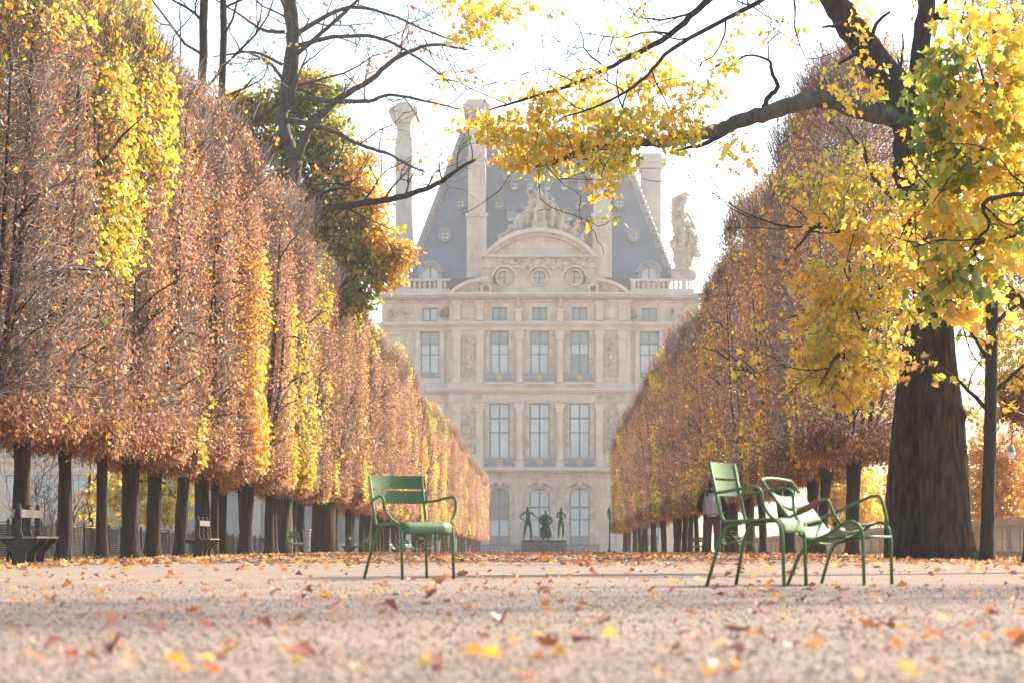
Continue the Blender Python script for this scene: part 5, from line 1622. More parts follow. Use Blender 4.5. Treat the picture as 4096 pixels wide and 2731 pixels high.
CHG = 'green metal garden chairs'
c1 = make_armchair(on(1650, 20.15), R(-57), 'green metal armchair alone on the left of the path, facing right', CHG)
c2 = make_armchair(on(3040, 16.9), R(-24), 'tall upright green metal armchair in front of the low wooden-armed one', CHG)
c3 = make_lounger(on(3370, 17.35), R(-28), 'low reclining green metal chair with one wooden arm grip, right of the path', CHG)
cm = {}
for x in bpy.data.objects:
    if x.parent in (c1, c3) or (x.parent and x.parent.parent in (c1, c3)): cm.setdefault(x.parent, []).append(x)
def put(src, loc, rz, label):
    o = copy_tree(src, None, cm); o.location = loc; o.rotation_euler = (0, 0, rz); o['label'] = label; return o
put(c1, on(1180, 87), R(-62), 'far green armchair against the left trunks beside the wire bin')
put(c1, on(1442, 113), R(-150), 'far green armchair facing left, beside the distant left bench')
put(c3, on(1590, 137), R(-10), 'far low green chair tipped back, leftmost of the distant cluster')
put(c1, on(1622, 139), R(-70), 'far green armchair in the middle of the distant cluster')
put(c3, on(1652, 142), R(-35), 'far low green chair on the right of the distant cluster')
put(c3, on(2922, 80), R(-20), 'far low green chair by the walker, left of its pair')
put(c3, on(2990, 79), R(-24), 'far low green chair by the walker, right of its pair')
put(c1, on(2786, 118), R(-100), 'far green armchair seen edge-on left of the walker')
put(c1, on(1712, 160), R(-60), 'far green armchair near the dark-clothed stroller')

# ------------------------------------------------------------------ double benches
def make_bench(loc, label, parent_group):
    root = empty('double_bench', loc, 0, label=label, cat='bench', group=parent_group)
    Lb = 1.6
    sup = MB()
    sup.prism([(-.10, 0), (.16, 0), (.10, .10), (.12, .2), (.24, .34), (.30, .40), (.30, .425), (-.30, .425), (-.30, .40), (-.18, .32), (-.10, .2)], -.035, .035)
    sup.prism([(-.06, .425), (.06, .425), (.055, .5), (.03, .56), (.045, .62), (.035, .80), (.045, .86), (.02, .90), (-.02, .90), (-.045, .86), (-.035, .80), (-.045, .62), (-.03, .56), (-.055, .5)], -.03, .03)
    sup.blob((0, 0, .92), .035, 8, 6)
    for k in range(4): sup.blob((0, -.034, .52 + .075 * k), .016, 6, 4)
    for p in ((.2, .3), (.1, .12), (.27, .36), (-.08, .3)): sup.blob((p[0], -.04, p[1]), .02, 6, 4)
    sm = sup.mesh('support', M['bench_iron'])
    for y in (.12, Lb / 2, Lb - .12): link('support', sm, root, (0, y, 0))
    me = {}
    def board(x0, x1, z0, z1, nm):
        b = MB(); b.box(x0, x1, 0, Lb, z0, z1); b.build(nm, M['bench_wood'], root)
    for q in (-1, 1):
        for a, c in ((.075, .145), (.155, .225), (.235, .305)):
            xs = sorted((q * a, q * c)); board(xs[0], xs[1], .427, .455, 'seat_board')
    for q in (-1, 1):
        xs = sorted((q * .046, q * .07)); board(xs[0], xs[1], .74, .86, 'back_board')
    return root
for u, Y_, lb in ((68, 36.2, 'double-sided park bench at the left edge by the near trunks'), (788, 54.5, 'double-sided park bench midway along the left row'), (1392, 112, 'small distant double-sided bench far down the left row')):
    make_bench(on(u, Y_), lb, 'double-sided benches along the left row')

# ------------------------------------------------------------------ wire bins
def make_bin(loc, label):
    root = empty('wire_bin', loc, 0, label=label, cat='litter bin', group='wire litter bins')
    root.scale = (.68, .68, 1)
    n = 18
    for k in range(n):
        a = 2 * math.pi * k / n
        f = lambda r, z: (r * math.cos(a), r * math.sin(a), z)
        MB().tube([f(.20, .03), f(.2, .3), f(.215, .7), f(.26, .92)], .009, 5).build('wire', M['cast'], root)
    for z, r in ((.05, .205), (.32, .205), (.6, .212), (.9, .255)):
        b = MB(); b.tube([(r * math.cos(t), r * math.sin(t), z) for t in np.linspace(0, 2 * math.pi, 25)], .010, 5); b.build('hoop', M['cast'], root)
    b = MB(); b.lathe([(.14, .06), (.185, .2), (.185, .6), (.2, .8), (.25, .91), (.255, .93), (.235, .92)], n=20)
    b.build('bag', M['bag'], root, smooth=True)
for u, Y_, lb in ((1227, 86, 'wire litter bin with white bag beside the far left green chair'), (3238, 88, 'wire litter bin with white bag between the right trunks'), (1603, 145, 'wire litter bin with white bag behind the distant chair cluster'), (1752, 165, 'most distant wire litter bin, near the end of the left row')):
    make_bin(on(u, Y_), lb)

# ------------------------------------------------------------------ screen fence on the left, balustrade on the right
def fence():
    x = -13.2
    root = empty('screen_fence', (x, 40, gz(x, 40)), label='low dark woven screen fence with wire top behind the left row', cat='fence')
    m = noisy('woven_screen', (.035, .036, .034), (.14, .135, .12), 5, .85, .2, bump=.8, bscale=30, stretch=(1, 1.2, .12), c2=(.08, .078, .07), bdist=.02)
    Lp = 2.0
    pan = MB()
    for k in range(14):
        z = .04 + k * .057
        pan.box(-.012 - .006 * (k % 2), .012 - .006 * (k % 2), .03, Lp - .03, z, z + .05)
    pm = pan.mesh('screen_panel', m)
    pp = MB(); pp.box(-.03, .03, -.03, .03, -.2, .92); pp.blob((0, 0, .93), .04, 6, 4); pmx = pp.mesh('post', M['cast'])
    tp = MB(); tp.tube([(0, 0, .885), (0, Lp, .885)], .014, 5); tm = tp.mesh('top_rail', M['twig'])
    for i in range(54):
        y = i * Lp
        dz = gz(x, 40 + y) - gz(x, 40)
        link('post', pmx, root, (0, y, dz)); link('screen_panel', pm, root, (0, y, dz)); link('top_rail', tm, root, (0, y, dz))
fence()

def balustrade():
    x = 12.4; y0 = 46
    root = empty('stone_balustrade', (x, y0, gz(x, y0)), label='carved stone balustrade behind the right row', cat='balustrade')
    Lp = 2.4
    pier = MB(); pier.box(-.2, .2, -.21, .21, .17, .83); pier.box(-.215, -.201, -.13, .13, .25, .76); pm = pier.mesh('pier', M['trim'])
    cop = MB(); cop.box(-.26, .26, 0, Lp - .006, .83, 1.0); cm_ = cop.mesh('coping', M['trim'])
    ba = MB(); ba.box(-.27, .27, 0, Lp - .006, -.3, .168); bm_ = ba.mesh('base_course', M['trim'])
    sc_b = MB()
    for q in (-1, 1):
        sc_b.tube(spline([(0, q * .05, .17), (0, q * .19, .28), (0, q * .06, .42), (0, q * .17, .56), (0, q * .16, .7), (0, q * .05, .74), (0, q * .02, .66)], 4), .035, 6)
    sc_b.blob((0, 0, .48), (.05, .07, .1), 8, 6)
    sm = sc_b.mesh('scroll', M['carved'], True)
    st = MB(); st.box(-.08, .08, -.05, .05, .17, .828); sti = st.mesh('stile', M['trim'])
    for i in range(46):
        y = i * Lp; dz = gz(x, y0 + y) - gz(x, y0)
        link('coping', cm_, root, (0, y, dz)); link('base_course', bm_, root, (0, y, dz)); link('pier', pm, root, (0, y + .01, dz))
        for k in (0, 1, 2):
            link('scroll', sm, root, (0, y + .56 + k * .66, dz))
        for k in (0, 1):
            link('stile', sti, root, (0, y + .89 + k * .66, dz))
balustrade()

# ------------------------------------------------------------------ lamps, sign, statue group
def lamp_post(loc, h, label):
    root = empty('lamp_post', loc, 0, label=label, cat='street lamp')
    b = MB(); b.lathe([(.16, 0), (.17, .25), (.10, .4), (.075, .5), (.06, 1.0), (.045, h - 1.0), (.07, h - .95), (.04, h - .9)], n=12); b.build('post', M['cast'], root, smooth=True)
    b = MB(); b.lathe([(.10, h - .9), (.2, h - .45)], n=6); b.build('lantern', M['pane_grey'], root)
    b = MB(); b.lathe([(.24, h - .45), (.22, h - .4), (.12, h - .22), (.1, h - .15), (.05, h - .1), (.03, h)], n=6); b.build('cap', M['cast'], root)
lamp_post(on(2438, 186), 3.65, 'slim dark lantern post left of the right row end')
def globe_lamp(u, v, Y, label):
    x = (u - U0) * Y / F; z = CZ - (v - V0) * Y / F
    g0 = gz(x, Y)
    root = empty('globe_lamp', (x, Y, g0), 0, label=label, cat='street lamp', group='hanging globe lamps beyond the balustrade')
    h = z - g0
    b = MB(); b.tube(rounded([(1.2, .3, 0), (1.2, .3, h + .7), (.9, .25, h + 1.0), (0, 0, h + .95), (0, 0, h + .3)], .4, 5), .022, 8); b.build('pole', M['cast'], root, smooth=True)
    b = MB(); b.lathe([(.03, .34), (.08, .28), (.15, .12), (.18, .05)], (0, 0, h), 16); b.build('cap', M['slate_cap'] if 'slate_cap' in M else M['lead'], root, smooth=True)
    b = MB(); b.lathe([(.175, .05), (.16, -.06), (.10, -.2), (.02, -.25)], (0, 0, h), 16); b.build('globe', M['white'], root, smooth=True)
globe_lamp(4046, 1812, 98, 'grey-capped white globe lamp beyond the balustrade, larger of the two')
globe_lamp(3888, 1832, 118, 'grey-capped white globe lamp beside the massive maple, smaller of the two')

def road_sign():
    Y = 196; loc = on(2346, Y)
    root = empty('road_sign', loc, 0, label='round red-ringed prohibition sign right of the bronze group', cat='sign')
    zc = CZ - (2196 - V0) * Y / F - loc.z
    MB().tube([(0, .04, 0), (0, .04, zc)], .04, 8).build('post', M['lead'], root)
    f = MB(); f.prism([(.23 * math.cos(t), zc + .23 * math.sin(t)) for t in np.linspace(0, 2 * math.pi, 24, endpoint=False)], -.01, .01)
    f.build('face', M['white'], root)
    f = MB(); f.arcband(0, zc, .16, .235, 0, 2 * math.pi, -.02, .0, 24); f.build('red_ring', M['red'], root)
    f = MB(); f.arcband(-.02, zc - .03, .06, .10, .2, math.pi * .9, -.018, -.011, 8); f.box(.03, .09, -.018, -.0115, zc - .08, zc); f.build('symbol', M['cast'], root)
road_sign()

def bronze_group():
    Y = 144.0
    loc = on(2176, Y)
    B = M['bronze']
    z = lambda v: CZ - (v - V0) * Y / F - loc.z
    X = lambda u: (u - 2176) * Y / F
    root = empty('sculpture_plinth', loc, 0, label='grey granite plinth on a wide step carrying three bronze figures', cat='plinth')
    b = MB(); b.box(X(2057), X(2294), -1.6, 1.6, -.4, z(2196)); b.build('step', M['granite'], root)
    b = MB(); b.box(X(2085), X(2193), -1.0, 1.0, z(2196), z(2167)); b.build('block', M['granite'], root)
    b = MB(); b.box(X(2193) + .02, X(2268), -1.0, 1.0, z(2196), z(2167)); b.build('block', M['granite'], root)
    b = MB(); b.box(X(2087), X(2266), -.95, .95, z(2167), z(2159)); b.build('bronze_base', B, root)
    zb = z(2159) + loc.z
    def fig(name, u, J, E, label, rz, s):
        me = skin_mesh('statue', J, E, 'pelvis', B, 2)
        o = link(name, me, None, (loc.x + X(u), Y - .1, zb), R(-90 + rz)); o.scale = (s, s, s)
        tag(o, label, 'statue', 'bronze figures on the plinth'); return o
    J, E = human({'elR': (-.06, -.44, 1.20), 'wrR': (.06, -.24, 1.04), 'haR': (.09, -.18, 1.02), 'elL': (.06, .36, 1.24), 'wrL': (.12, .56, 1.12), 'haL': (.13, .62, 1.09),
                  'knR': (.03, -.16, .50), 'anR': (.0, -.20, .09), 'toR': (.18, -.24, .03), 'heR': (-.04, -.2, .04), 'knL': (.06, .15, .50), 'anL': (.02, .20, .09), 'toL': (.2, .24, .03), 'heL': (-.03, .2, .04),
                  'head': (.05, -.03, 1.66), 'jaw': (.05, -.02, 1.575), 'crown': (.04, -.03, 1.735)})
    o = fig('bronze_statue', 2112, J, E, 'bronze standing figure with hand on hip and a staff, leftmost on the plinth', 8, 1.16)
    st = MB(); st.tube([(.14, .70, 1.14), (.1, .78, 0)], .022, 6); st.build('staff', B, o)
    J, E = human({'pelvis': (0, 0, .92, (.2, .16)), 'waist': (.06, 0, 1.06, (.2, .15)), 'chest': (.08, 0, 1.24, (.22, .16)), 'collar': (.10, 0, 1.39, (.13, .11)), 'neck': (.12, 0, 1.44, .07), 'jaw': (.16, 0, 1.49), 'head': (.16, 0, 1.57), 'crown': (.15, 0, 1.65),
                  'shL': (.16, .22, 1.30, .10), 'elL': (.12, .36, 1.02, .08), 'wrL': (.30, .16, .84, .05), 'haL': (.34, .08, .82), 'shR': (.16, -.22, 1.30, .10), 'elR': (.12, -.36, 1.02, .08), 'wrR': (.30, -.16, .84, .05), 'haR': (.34, -.08, .82)},
                 {'r1': (0, .14, .5, (.19, .2)), 'r2': (-.05, .18, .10, (.2, .22)), 'r3': (0, -.14, .5, (.17, .2)), 'r4': (-.02, -.18, .12, (.17, .18))}, [('pelvis', 'r1'), ('r1', 'r2'), ('pelvis', 'r3'), ('r3', 'r4')])
    fig('bronze_statue', 2184, J, E, 'bronze broad robed figure with joined hands in the middle of the plinth', -6, 1.10)
    J, E = human({'elL': (.05, .25, 1.16), 'wrL': (.19, .02, 1.20), 'haL': (.2, -.06, 1.22), 'elR': (.05, -.25, 1.18), 'wrR': (.21, -.04, 1.28), 'haR': (.2, .04, 1.30),
                  'knR': (.06, -.12, .50), 'anR': (.08, -.13, .09), 'toR': (.26, -.15, .03), 'heR': (.04, -.13, .04)})
    fig('bronze_statue', 2244, J, E, 'bronze slim figure with folded arms, rightmost on the plinth', 6, 1.13)
bronze_group()

# ------------------------------------------------------------------ the two walkers
def walker():
    Y = 55.6
    loc = on(2850, Y)
    root = empty('person', loc, R(90 - 8), label='person walking away in dark jacket and brown trousers wearing a pale backpack', cat='person')
    cl = lambda n, a, b_, r=.8: noisy(n, a, b_, 14, r, .2, bump=.4, bscale=9, bdist=.03)
    jk = cl('jacket_cloth', (.012, .013, .018), (.028, .030, .038)); tr = cl('trouser_cloth', (.075, .055, .052), (.115, .088, .082)); sk = mat('skin', (.42, .26, .19), .5)
    hr = cl('knit_cap', (.015, .015, .02), (.03, .03, .035)); sh_ = mat('shoe_leather', (.05, .035, .03), .5); bp = cl('backpack_cloth', (.30, .25, .255), (.40, .34, .345)); dk = mat('strap', (.22, .19, .2), .7)
    pose = {'collar': (.05, 0, 1.46), 'neck': (.09, 0, 1.51), 'jaw': (.155, 0, 1.545), 'head': (.15, 0, 1.625), 'crown': (.13, 0, 1.70),
            'elL': (-.05, .31, 1.15), 'wrL': (.15, .26, 1.02), 'haL': (.22, .22, 1.01), 'elR': (-.05, -.31, 1.15), 'wrR': (.15, -.26, 1.02), 'haR': (.22, -.22, 1.01),
            'knL': (.05, .10, .49), 'anL': (.02, .11, .09), 'toL': (.22, .13, .03), 'heL': (-.02, .11, .04), 'knR': (.04, -.11, .49), 'anR': (-.10, -.12, .10), 'toR': (.08, -.14, .03), 'heR': (-.14, -.12, .06)}
    J, E = human(pose)
    link('body', skin_mesh('body', J, E, 'pelvis', sk, 2), root)
    fat = lambda r, f, a: (r[0] * f + a, r[1] * f + a) if hasattr(r, '__len__') else (r * f + a, r * f + a)
    def garment(name, keys, f, a, m, edges, root_k, over={}):
        JJ = {k: (*J[k][:3], fat(J[k][3], f, a)) for k in keys}; JJ.update(over)
        link(name, skin_mesh(name, JJ, edges, root_k, m, 2), root)
    je = [('waist', 'chest'), ('chest', 'collar'), ('collar', 'hood')] + [e for s in 'LR' for e in (('collar', 'sh' + s), ('sh' + s, 'el' + s), ('el' + s, 'wr' + s))] + [('waist', 'hem')]
    garment('jacket', ['waist', 'chest', 'collar', 'shL', 'shR', 'elL', 'elR', 'wrL', 'wrR'], 1.12, .022, jk, je, 'chest', {'hem': (-.01, 0, .92, (.20, .16)), 'hood': (.03, 0, 1.53, (.09, .10))})
    te = [('pelvis', 'hi' + s) for s in 'LR'] + [('hi' + s, 'kn' + s) for s in 'LR'] + [('kn' + s, 'cu' + s) for s in 'LR']
    garment('trousers', ['pelvis', 'hiL', 'hiR', 'knL', 'knR'], 1.1, .018, tr, te, 'pelvis', {'cuL': (J['anL'][0] - .01, J['anL'][1], .07, (.075, .085)), 'cuR': (J['anR'][0] - .01, J['anR'][1], .08, (.075, .085))})
    b = MB(); b.blob((.13, 0, 1.665), (.118, .098, .115), 14, 10); b.build('cap', hr, root, smooth=True)
    for s in 'LR':
        q = J['an' + s]; b = MB(); b.blob((q[0] + .06, q[1], .045), (.155, .055, .055), 12, 8); b.build('shoe', sh_, root, smooth=True)
    # the backpack it carries
    pk = empty('backpack', loc + Matrix.Rotation(R(82), 3, 'Z') @ Vector((-.24, 0, 1.02)), R(82), label='pale pinkish backpack on the back of the walking person', cat='backpack')
    bm = bmesh.new(); bmesh.ops.create_cube(bm, size=1)
    for v in bm.verts:
        v.co = Vector((v.co.x * .24 * (1.0 if v.co.z < 0 else .75), v.co.y * .36 * (1 if v.co.z < 0 else .82), v.co.z * .54 + .15))
    bmesh.ops.bevel(bm, geom=bm.edges[:], offset=.075, segments=4, affect='EDGES')
    me = bpy.data.meshes.new('bag_body'); bm.to_mesh(me); bm.free(); me.materials.append(bp); me.polygons.foreach_set('use_smooth', [True] * len(me.polygons)); link('bag_body', me, pk)
    b = MB(); b.box(-.155, -.105, -.13, .13, -.05, .16); b.build('pocket', bp, pk)
    for q in (-1, 1):
        b = MB(); b.tube(spline([(.08, q * .11, -.08), (.06, q * .2, .1), (.12, q * .16, .34), (.2, q * .13, .46), (.32, q * .13, .38)], 4), .022, 6); b.build('strap', dk, pk, smooth=True)
walker()
def stroller():
    Y = 150; loc = on(1683, Y)
    root = empty('person', loc, R(100), label='distant person in dark clothes strolling beyond the left chair', cat='person')
    J, E = human({})
    link('body', skin_mesh('body', J, E, 'pelvis', mat('skin_far', (.4, .26, .2)), 1), root)
    dk = mat('dark_cloth', (.02, .022, .03), .8)
    for nm, keys, ed, rk in (('jacket', ['waist', 'chest', 'collar', 'shL', 'shR', 'elL', 'elR', 'wrL', 'wrR'], [('waist', 'chest'), ('chest', 'collar')] + [e for s in 'LR' for e in (('collar', 'sh' + s), ('sh' + s, 'el' + s), ('el' + s, 'wr' + s))], 'chest'),
                             ('trousers', ['pelvis', 'hiL', 'hiR', 'knL', 'knR', 'anL', 'anR'], [('pelvis', 'hiL'), ('pelvis', 'hiR'), ('hiL', 'knL'), ('hiR', 'knR'), ('knL', 'anL'), ('knR', 'anR')], 'pelvis')):
        JJ = {}
        for k in keys:
            r = J[k][3]; r = r if hasattr(r, '__len__') else (r, r)
            JJ[k] = (*J[k][:3], (r[0] * 1.1 + .02, r[1] * 1.1 + .02))
        link(nm, skin_mesh(nm, JJ, ed, rk, dk, 1), root)
    b = MB(); b.blob((.02, 0, 1.69), (.1, .085, .08), 10, 6); b.build('hair', dk, root, smooth=True)
stroller()

# ------------------------------------------------------------------ other wings of the palace, far off
def wing(name, loc, n, bay, h, label, z_rows, seed, tall=3.0):
    root = empty(name, loc, 0, label=label, cat='building')
    W_ = n * bay
    holes = []
    b = MB()
    for i in range(n):
        xc = (i + .5) * bay
        for k, (z0, hh, hw, kind) in enumerate(z_rows):
            holes.append((xc - hw, xc + hw, z0, z0 + hh))
    wall_holes(b, 0, W_, 0, h, holes, 0, .4)
    for i in range(n):
        xc = (i + .5) * bay
        for (z0, hh, hw, kind) in z_rows:
            if kind == 'arch': arch_fill(b, xc - hw, xc + hw, z0 + hh - hw * .8, z0 + hh, 0, .38)
    b.box(0, .3, .01, 12, 0, h); b.box(W_ - .3, W_, .01, 12, 0, h); b.box(.3, W_ - .3, 11.7, 12, 0, h); b.box(.3, W_ - .3, .7, .9, 0, h - .1)
    b.build('wall', M['stone'], root)
    for z in (h - .5, 7.4, 14.2):
        if z < h: MB().box(-.3, W_ + .3, -.45, .05, z, z + .5).build('cornice', M['trim'], root)
    MB().prism([(-.3, h + .002), (W_ + .3, h + .002), (W_ - 2, h + 5), (2, h + 5)], 1.0, 11.5).build('roof', M['slate'], root)
    for k, (z0, hh, hw, kind) in enumerate(z_rows):
        f = MB(); t = .1
        f.box(-hw, hw, .25, .35, 0, t); f.box(-hw, hw, .25, .35, hh - t, hh); f.box(-hw, -hw + t, .251, .349, t, hh - t); f.box(hw - t, hw, .251, .349, t, hh - t); f.box(-.05, .05, .24, .34, t, hh - t)
        fm = f.mesh('window', M['sash'])
        pmesh = [MB().box(*sorted((q * .06, q * (hw - t))), .28, .31, t, hh - t).mesh('pane', M['pane_grey'] if kind == 'arch' else M['pane_pale']) for q in (-1, 1)]
        su = MB()
        for q in (-1, 1):
            xs = sorted((q * (hw + .02), q * (hw + .35))); su.box(xs[0], xs[1], -.15, -.001, -.2, hh + .02)
        if kind == 'ped':
            su.prism([(-hw - .6, hh + .5), (hw + .6, hh + .5), (0, hh + 1.3)], -.5, -.002)
        su.box(-hw - .4, hw + .4, -.3, -.003, hh + .03, hh + .45)
        sm_ = su.mesh('window_surround', M['trim'])
        for i in range(n):
            xc = (i + .5) * bay
            o = link('window', fm, root, (xc, 0, z0))
            for p in pmesh: link('pane', p, o)
            link('window_surround', sm_, root, (xc, 0, z0))
    return root
ROWS = [(1.2, 5.0, 1.2, 'arch'), (8.6, 4.2, .95, 'ped'), (15.2, 2.8, .9, 'rect')]
lw = wing('palace_wing', (-80, 438, gz(0, 438)), 7, 4.0, 18.8, 'lower stone palace wing left of the pavilion, arched ground floor', ROWS, 1)
lw.scale = (1.75, 1.75, 1.75)
wing('palace_wing', (-98, 372, gz(0, 372)), 6, 4.9, 22.5, 'hazy stone palace wing seen past the left-edge trunks, pedimented windows', [(1.2, 5, 1.3, 'arch'), (8.2, 4.0, 1.3, 'ped'), (14.9, 3.4, 1.3, 'arch')], 2)

# ------------------------------------------------------------------ fallen leaves, gravel, grass
def ground_litter():
    nr = np.random.default_rng(77)
    FALL = dict(orange=4, gold=1.4, rust=4, tan=3.4, brown=2.2, red=.6)
    # every leaf shape is built once
    kinds = []
    for nm, c_ in (('orange', C['orange']), ('golden', C['gold']), ('rust-brown', C['rust']), ('pale tan', C['tan']), ('dark brown', C['brown']), ('yellow', C['yellow'])):
        for k in range(3):
            z3 = np.zeros((1, 3))
            V, K, fc = leaf_arrays(z3, np.array([[1., 0, .05]]), np.array([[0., 0, 1]]), np.array([1.0]), MAPLE if k < 2 else LINDEN, nr.uniform(.35, 1.0), nr.uniform(.4, 1.3) * (1 if nr.random() < .6 else -1))
            V[:, 2] -= V[:, 2].min(); V[:, 0] -= .4
            kinds.append((nm, build_leaves('fallen_leaf', [(V, K, fc, np.array([c_]) * np.array([.66, .52, .7]) * nr.uniform(.75, 1.1), 0)], [M['dry']])))
    by = {}
    for nm, me in kinds: by.setdefault(nm, []).append(me)
    spots = []
    hand = [(3730, 2575, 'orange', .13, 50, 'big orange leaf standing curled on the gravel, lower right'), (2430, 2565, 'yellow', .075, 60, 'bright yellow leaf standing on the gravel below the bronze group'),
            (1890, 2640, 'golden', .075, 40, 'golden leaf near the bottom, left of its neighbour'), (1968, 2648, 'yellow', .065, 50, 'yellow leaf near the bottom, right of its golden neighbour'),
            (2245, 2640, 'yellow', .06, 60, 'small yellow leaf near the bottom edge, middle'), (1215, 2648, 'pale tan', .10, 15, 'pale tan leaf lying flat near the bottom, left of middle'),
            (700, 2662, 'yellow', .06, 20, 'small yellow leaf at the lower left'), (455, 2625, 'dark brown', .09, 20, 'dark brown leaf at the lower left'), (2190, 2595, 'orange', .085, 50, 'orange leaf beside the yellow leaf, lower middle'),
            (1190, 2495, 'orange', .11, 25, 'orange leaf on the gravel below the left chair'), (1362, 2433, 'orange', .12, 35, 'red-orange leaf just below the left chair'), (1295, 2396, 'golden', .10, 40, 'golden leaf left of the red-orange leaf'),
            (850, 2412, 'golden', .09, 50, 'golden leaf on the gravel far left of the chair'), (605, 2532, 'dark brown', .11, 40, 'crumpled brown leaf, left side of the foreground'), (3475, 2520, 'orange', .11, 25, 'orange leaf below the low chair'),
            (2950, 2537, 'dark brown', .12, 12, 'flat dark brown leaf below the upright chair'), (2330, 2578, 'dark brown', .11, 12, 'flat dark leaf beside the standing yellow leaf'), (4055, 2565, 'orange', .09, 30, 'orange leaf at the lower right edge'),
            (3400, 2478, 'orange', .10, 35, 'orange leaf halfway between the low chair and the bottom'), (2950, 2625, 'dark brown', .13, 10, 'long flat brown leaf at the lower right'), (3270, 2600, 'golden', .09, 35, 'golden crumpled leaf, lower right'),
            (850, 2705, 'orange', .07, 30, 'orange leaf at the very bottom, left'), (2010, 2505, 'dark brown', .09, 20, 'small brown leaf in the middle of the foreground'), (820, 2520, 'rust-brown', .09, 30, 'rust leaf, left of the foreground middle'),
            (2420, 2505, 'dark brown', .10, 25, 'brown leaf below the plinth, mid foreground'), (3050, 2470, 'rust-brown', .09, 30, 'rust leaf just below the upright chair'), (770, 2455, 'orange', .08, 40, 'orange leaf left of the chair, mid foreground')]
    for u, v, nm, s, tl, lb in hand:
        Y = CZ * F / (v - V0); x = (u - U0) * Y / F
        spots.append((x, Y, nm, s, tl, lb, None))
    n = 0
    names = ['orange', 'golden', 'rust-brown', 'pale tan', 'dark brown', 'yellow']
    pr = np.array([.28, .11, .26, .2, .14, .01])
    while n < 190:
        Y = 5.2 + 20 * nr.random() ** .8; x = nr.uniform(-.236, .212) * Y
        nm = names[nr.choice(6, p=pr / pr.sum())]
        spots.append((x, Y, nm, nr.uniform(.025, .062), nr.uniform(0, 32), None, nm)); n += 1
    for x, y, nm, s, tl, lb, grp in spots:
        if lb: s *= .68; tl *= .7
        me = by[nm][nr.integers(0, 3)]
        o = link('fallen_leaf', me, None, (x, y, gz(x, y) + .003))
        o.rotation_euler = (R(tl) * (1 if nr.random() < .5 else -1), R(nr.uniform(-15, 15)), nr.uniform(0, 6.28))
        o.location.z += s * .35 * math.sin(R(tl)); o.scale = (s, s, s)
        o['label'] = lb or ('small %s dead leaf lying on the gravel path' % nm)
        o['category'] = 'leaf'; o['group'] = 'dead leaves on the path' if lb else '%s dead leaves on the path' % nm
    # the rest as litter
    k = 21000
    Y = 14 + 62 * nr.random(k) ** .8
    x = nr.uniform(-12.5, 12, k)
    dens = np.clip(.05 + .5 * np.clip((Y - 24) / 16, 0, 1) + .5 * np.clip((np.abs(x) - 5) / 3, 0, 1), 0, 1)
    ok = nr.random(k) < dens
    k2 = 420; Y2 = nr.uniform(5, 20, k2); x2 = nr.uniform(-.25, .23, k2) * Y2
    Y = np.concatenate([Y[ok], Y2]); x = np.concatenate([x[ok], x2]); k = len(Y)
    pos = np.stack([x, Y, gz_np(x, Y) + nr.uniform(.004, .03, k)], 1)
    a = nr.uniform(0, 6.28, k)
    mid = np.stack([np.cos(a), np.sin(a), nr.normal(.1, .25, k)], 1)
    nrm = np.stack([nr.normal(0, .45, k), nr.normal(-.1, .45, k), np.ones(k)], 1)
    sz = nr.uniform(.05, .125, k); sz[-k2:] *= .45; sz *= .92
    A = leaf_arrays(pos, mid, nrm, sz, MAPLE_S, nr.uniform(0, .8, k), nr.uniform(-.9, .9, k))
    tag(link('leaf_litter', build_leaves('leaf_litter', [(*A, tints(nr, k, FALL), 0)], [M['dry']])), kind='stuff')
    # pebbles of the near gravel
    k = 22000
    Y = 4.6 + 13 * nr.random(k) ** 1.5; x = nr.uniform(-.245, .225, k) * Y
    r = nr.uniform(.0025, .007, k) * (1 + .6 * (nr.random(k) < .08))
    oc = np.array([[1, 0, 0], [-.5, .87, 0], [-.5, -.87, 0], [0, 0, .8], [0, 0, -.5]])
    V = np.empty((k, 5, 3)); an = nr.uniform(0, 6.28, k)
    for i in range(5):
        s_ = nr.uniform(.7, 1.3, k)
        V[:, i, 0] = x + r * s_ * (oc[i, 0] * np.cos(an) - oc[i, 1] * np.sin(an)); V[:, i, 1] = Y + r * s_ * (oc[i, 0] * np.sin(an) + oc[i, 1] * np.cos(an))
        V[:, i, 2] = gz_np(x, Y) + r * .35 + r * s_ * oc[i, 2]
    fc = [(0, 1, 3), (1, 2, 3), (2, 0, 3), (1, 0, 4), (2, 1, 4), (0, 2, 4)]
    tn = np.array([.28, .215, .165]) * nr.uniform(.55, 1.5, (k, 1))
    peb = leaf_mat('pebble', 0, .03, .6)
    tag(link('gravel', build_leaves('gravel', [(V.reshape(-1, 3), 5, fc, tn, 0)], [peb])), kind='stuff')
    # tufts of grass at the feet of the trees
    k = 5200
    side = nr.random(k) < .6
    Y = nr.uniform(36, 120, k); x = np.where(side, nr.uniform(-12.5, -8.3, k), nr.uniform(7.6, 9.6, k))
    cl_ = snoise(np.stack([x, Y, Y * 0], 1), nr, 4, .9); ok = cl_ > .35; x, Y = x[ok], Y[ok]; k = len(x)
    p0 = np.stack([x, Y, gz_np(x, Y)], 1); p1 = p0 + np.stack([nr.normal(0, .07, k), nr.normal(0, .07, k), nr.uniform(.05, .17, k)], 1)
    tw = twig_group(p0, p1, nr.uniform(.006, .012, k), nr, (.17, .24, .035), 0)
    tag(link('grass', build_leaves('grass', [tw], [M['leaf']])), kind='stuff')
ground_litter()

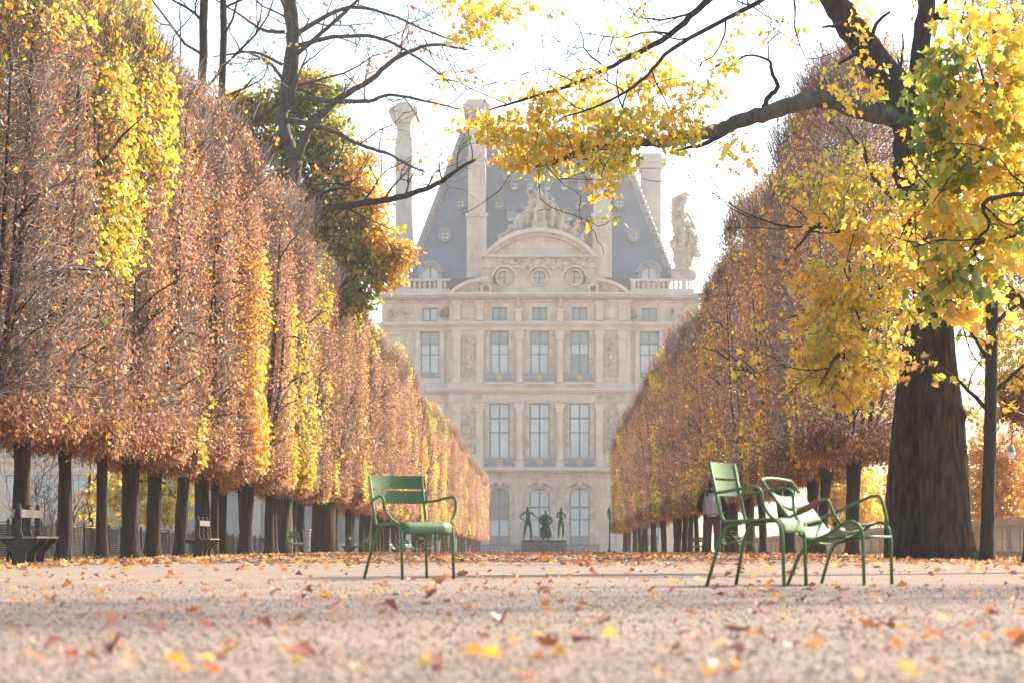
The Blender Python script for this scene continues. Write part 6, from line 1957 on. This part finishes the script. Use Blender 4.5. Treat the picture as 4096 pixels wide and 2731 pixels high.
# ------------------------------------------------------------------ the air
def make_haze(density=.00026, aniso=.35):
    mb = MB(); mb.box(-655, 655, -75, 915, -6, 82)
    m = bpy.data.materials.new('haze'); m.use_nodes = True
    nt = m.node_tree
    nt.nodes.remove(nt.nodes['Principled BSDF'])
    v = nt.nodes.new('ShaderNodeVolumePrincipled')
    v.inputs['Color'].default_value = (.98, .95, .90, 1)
    v.inputs['Density'].default_value = density
    v.inputs['Anisotropy'].default_value = aniso
    nt.links.new(v.outputs[0], nt.nodes['Material Output'].inputs['Volume'])
    mb.build('haze', m, kind='stuff')
make_haze()
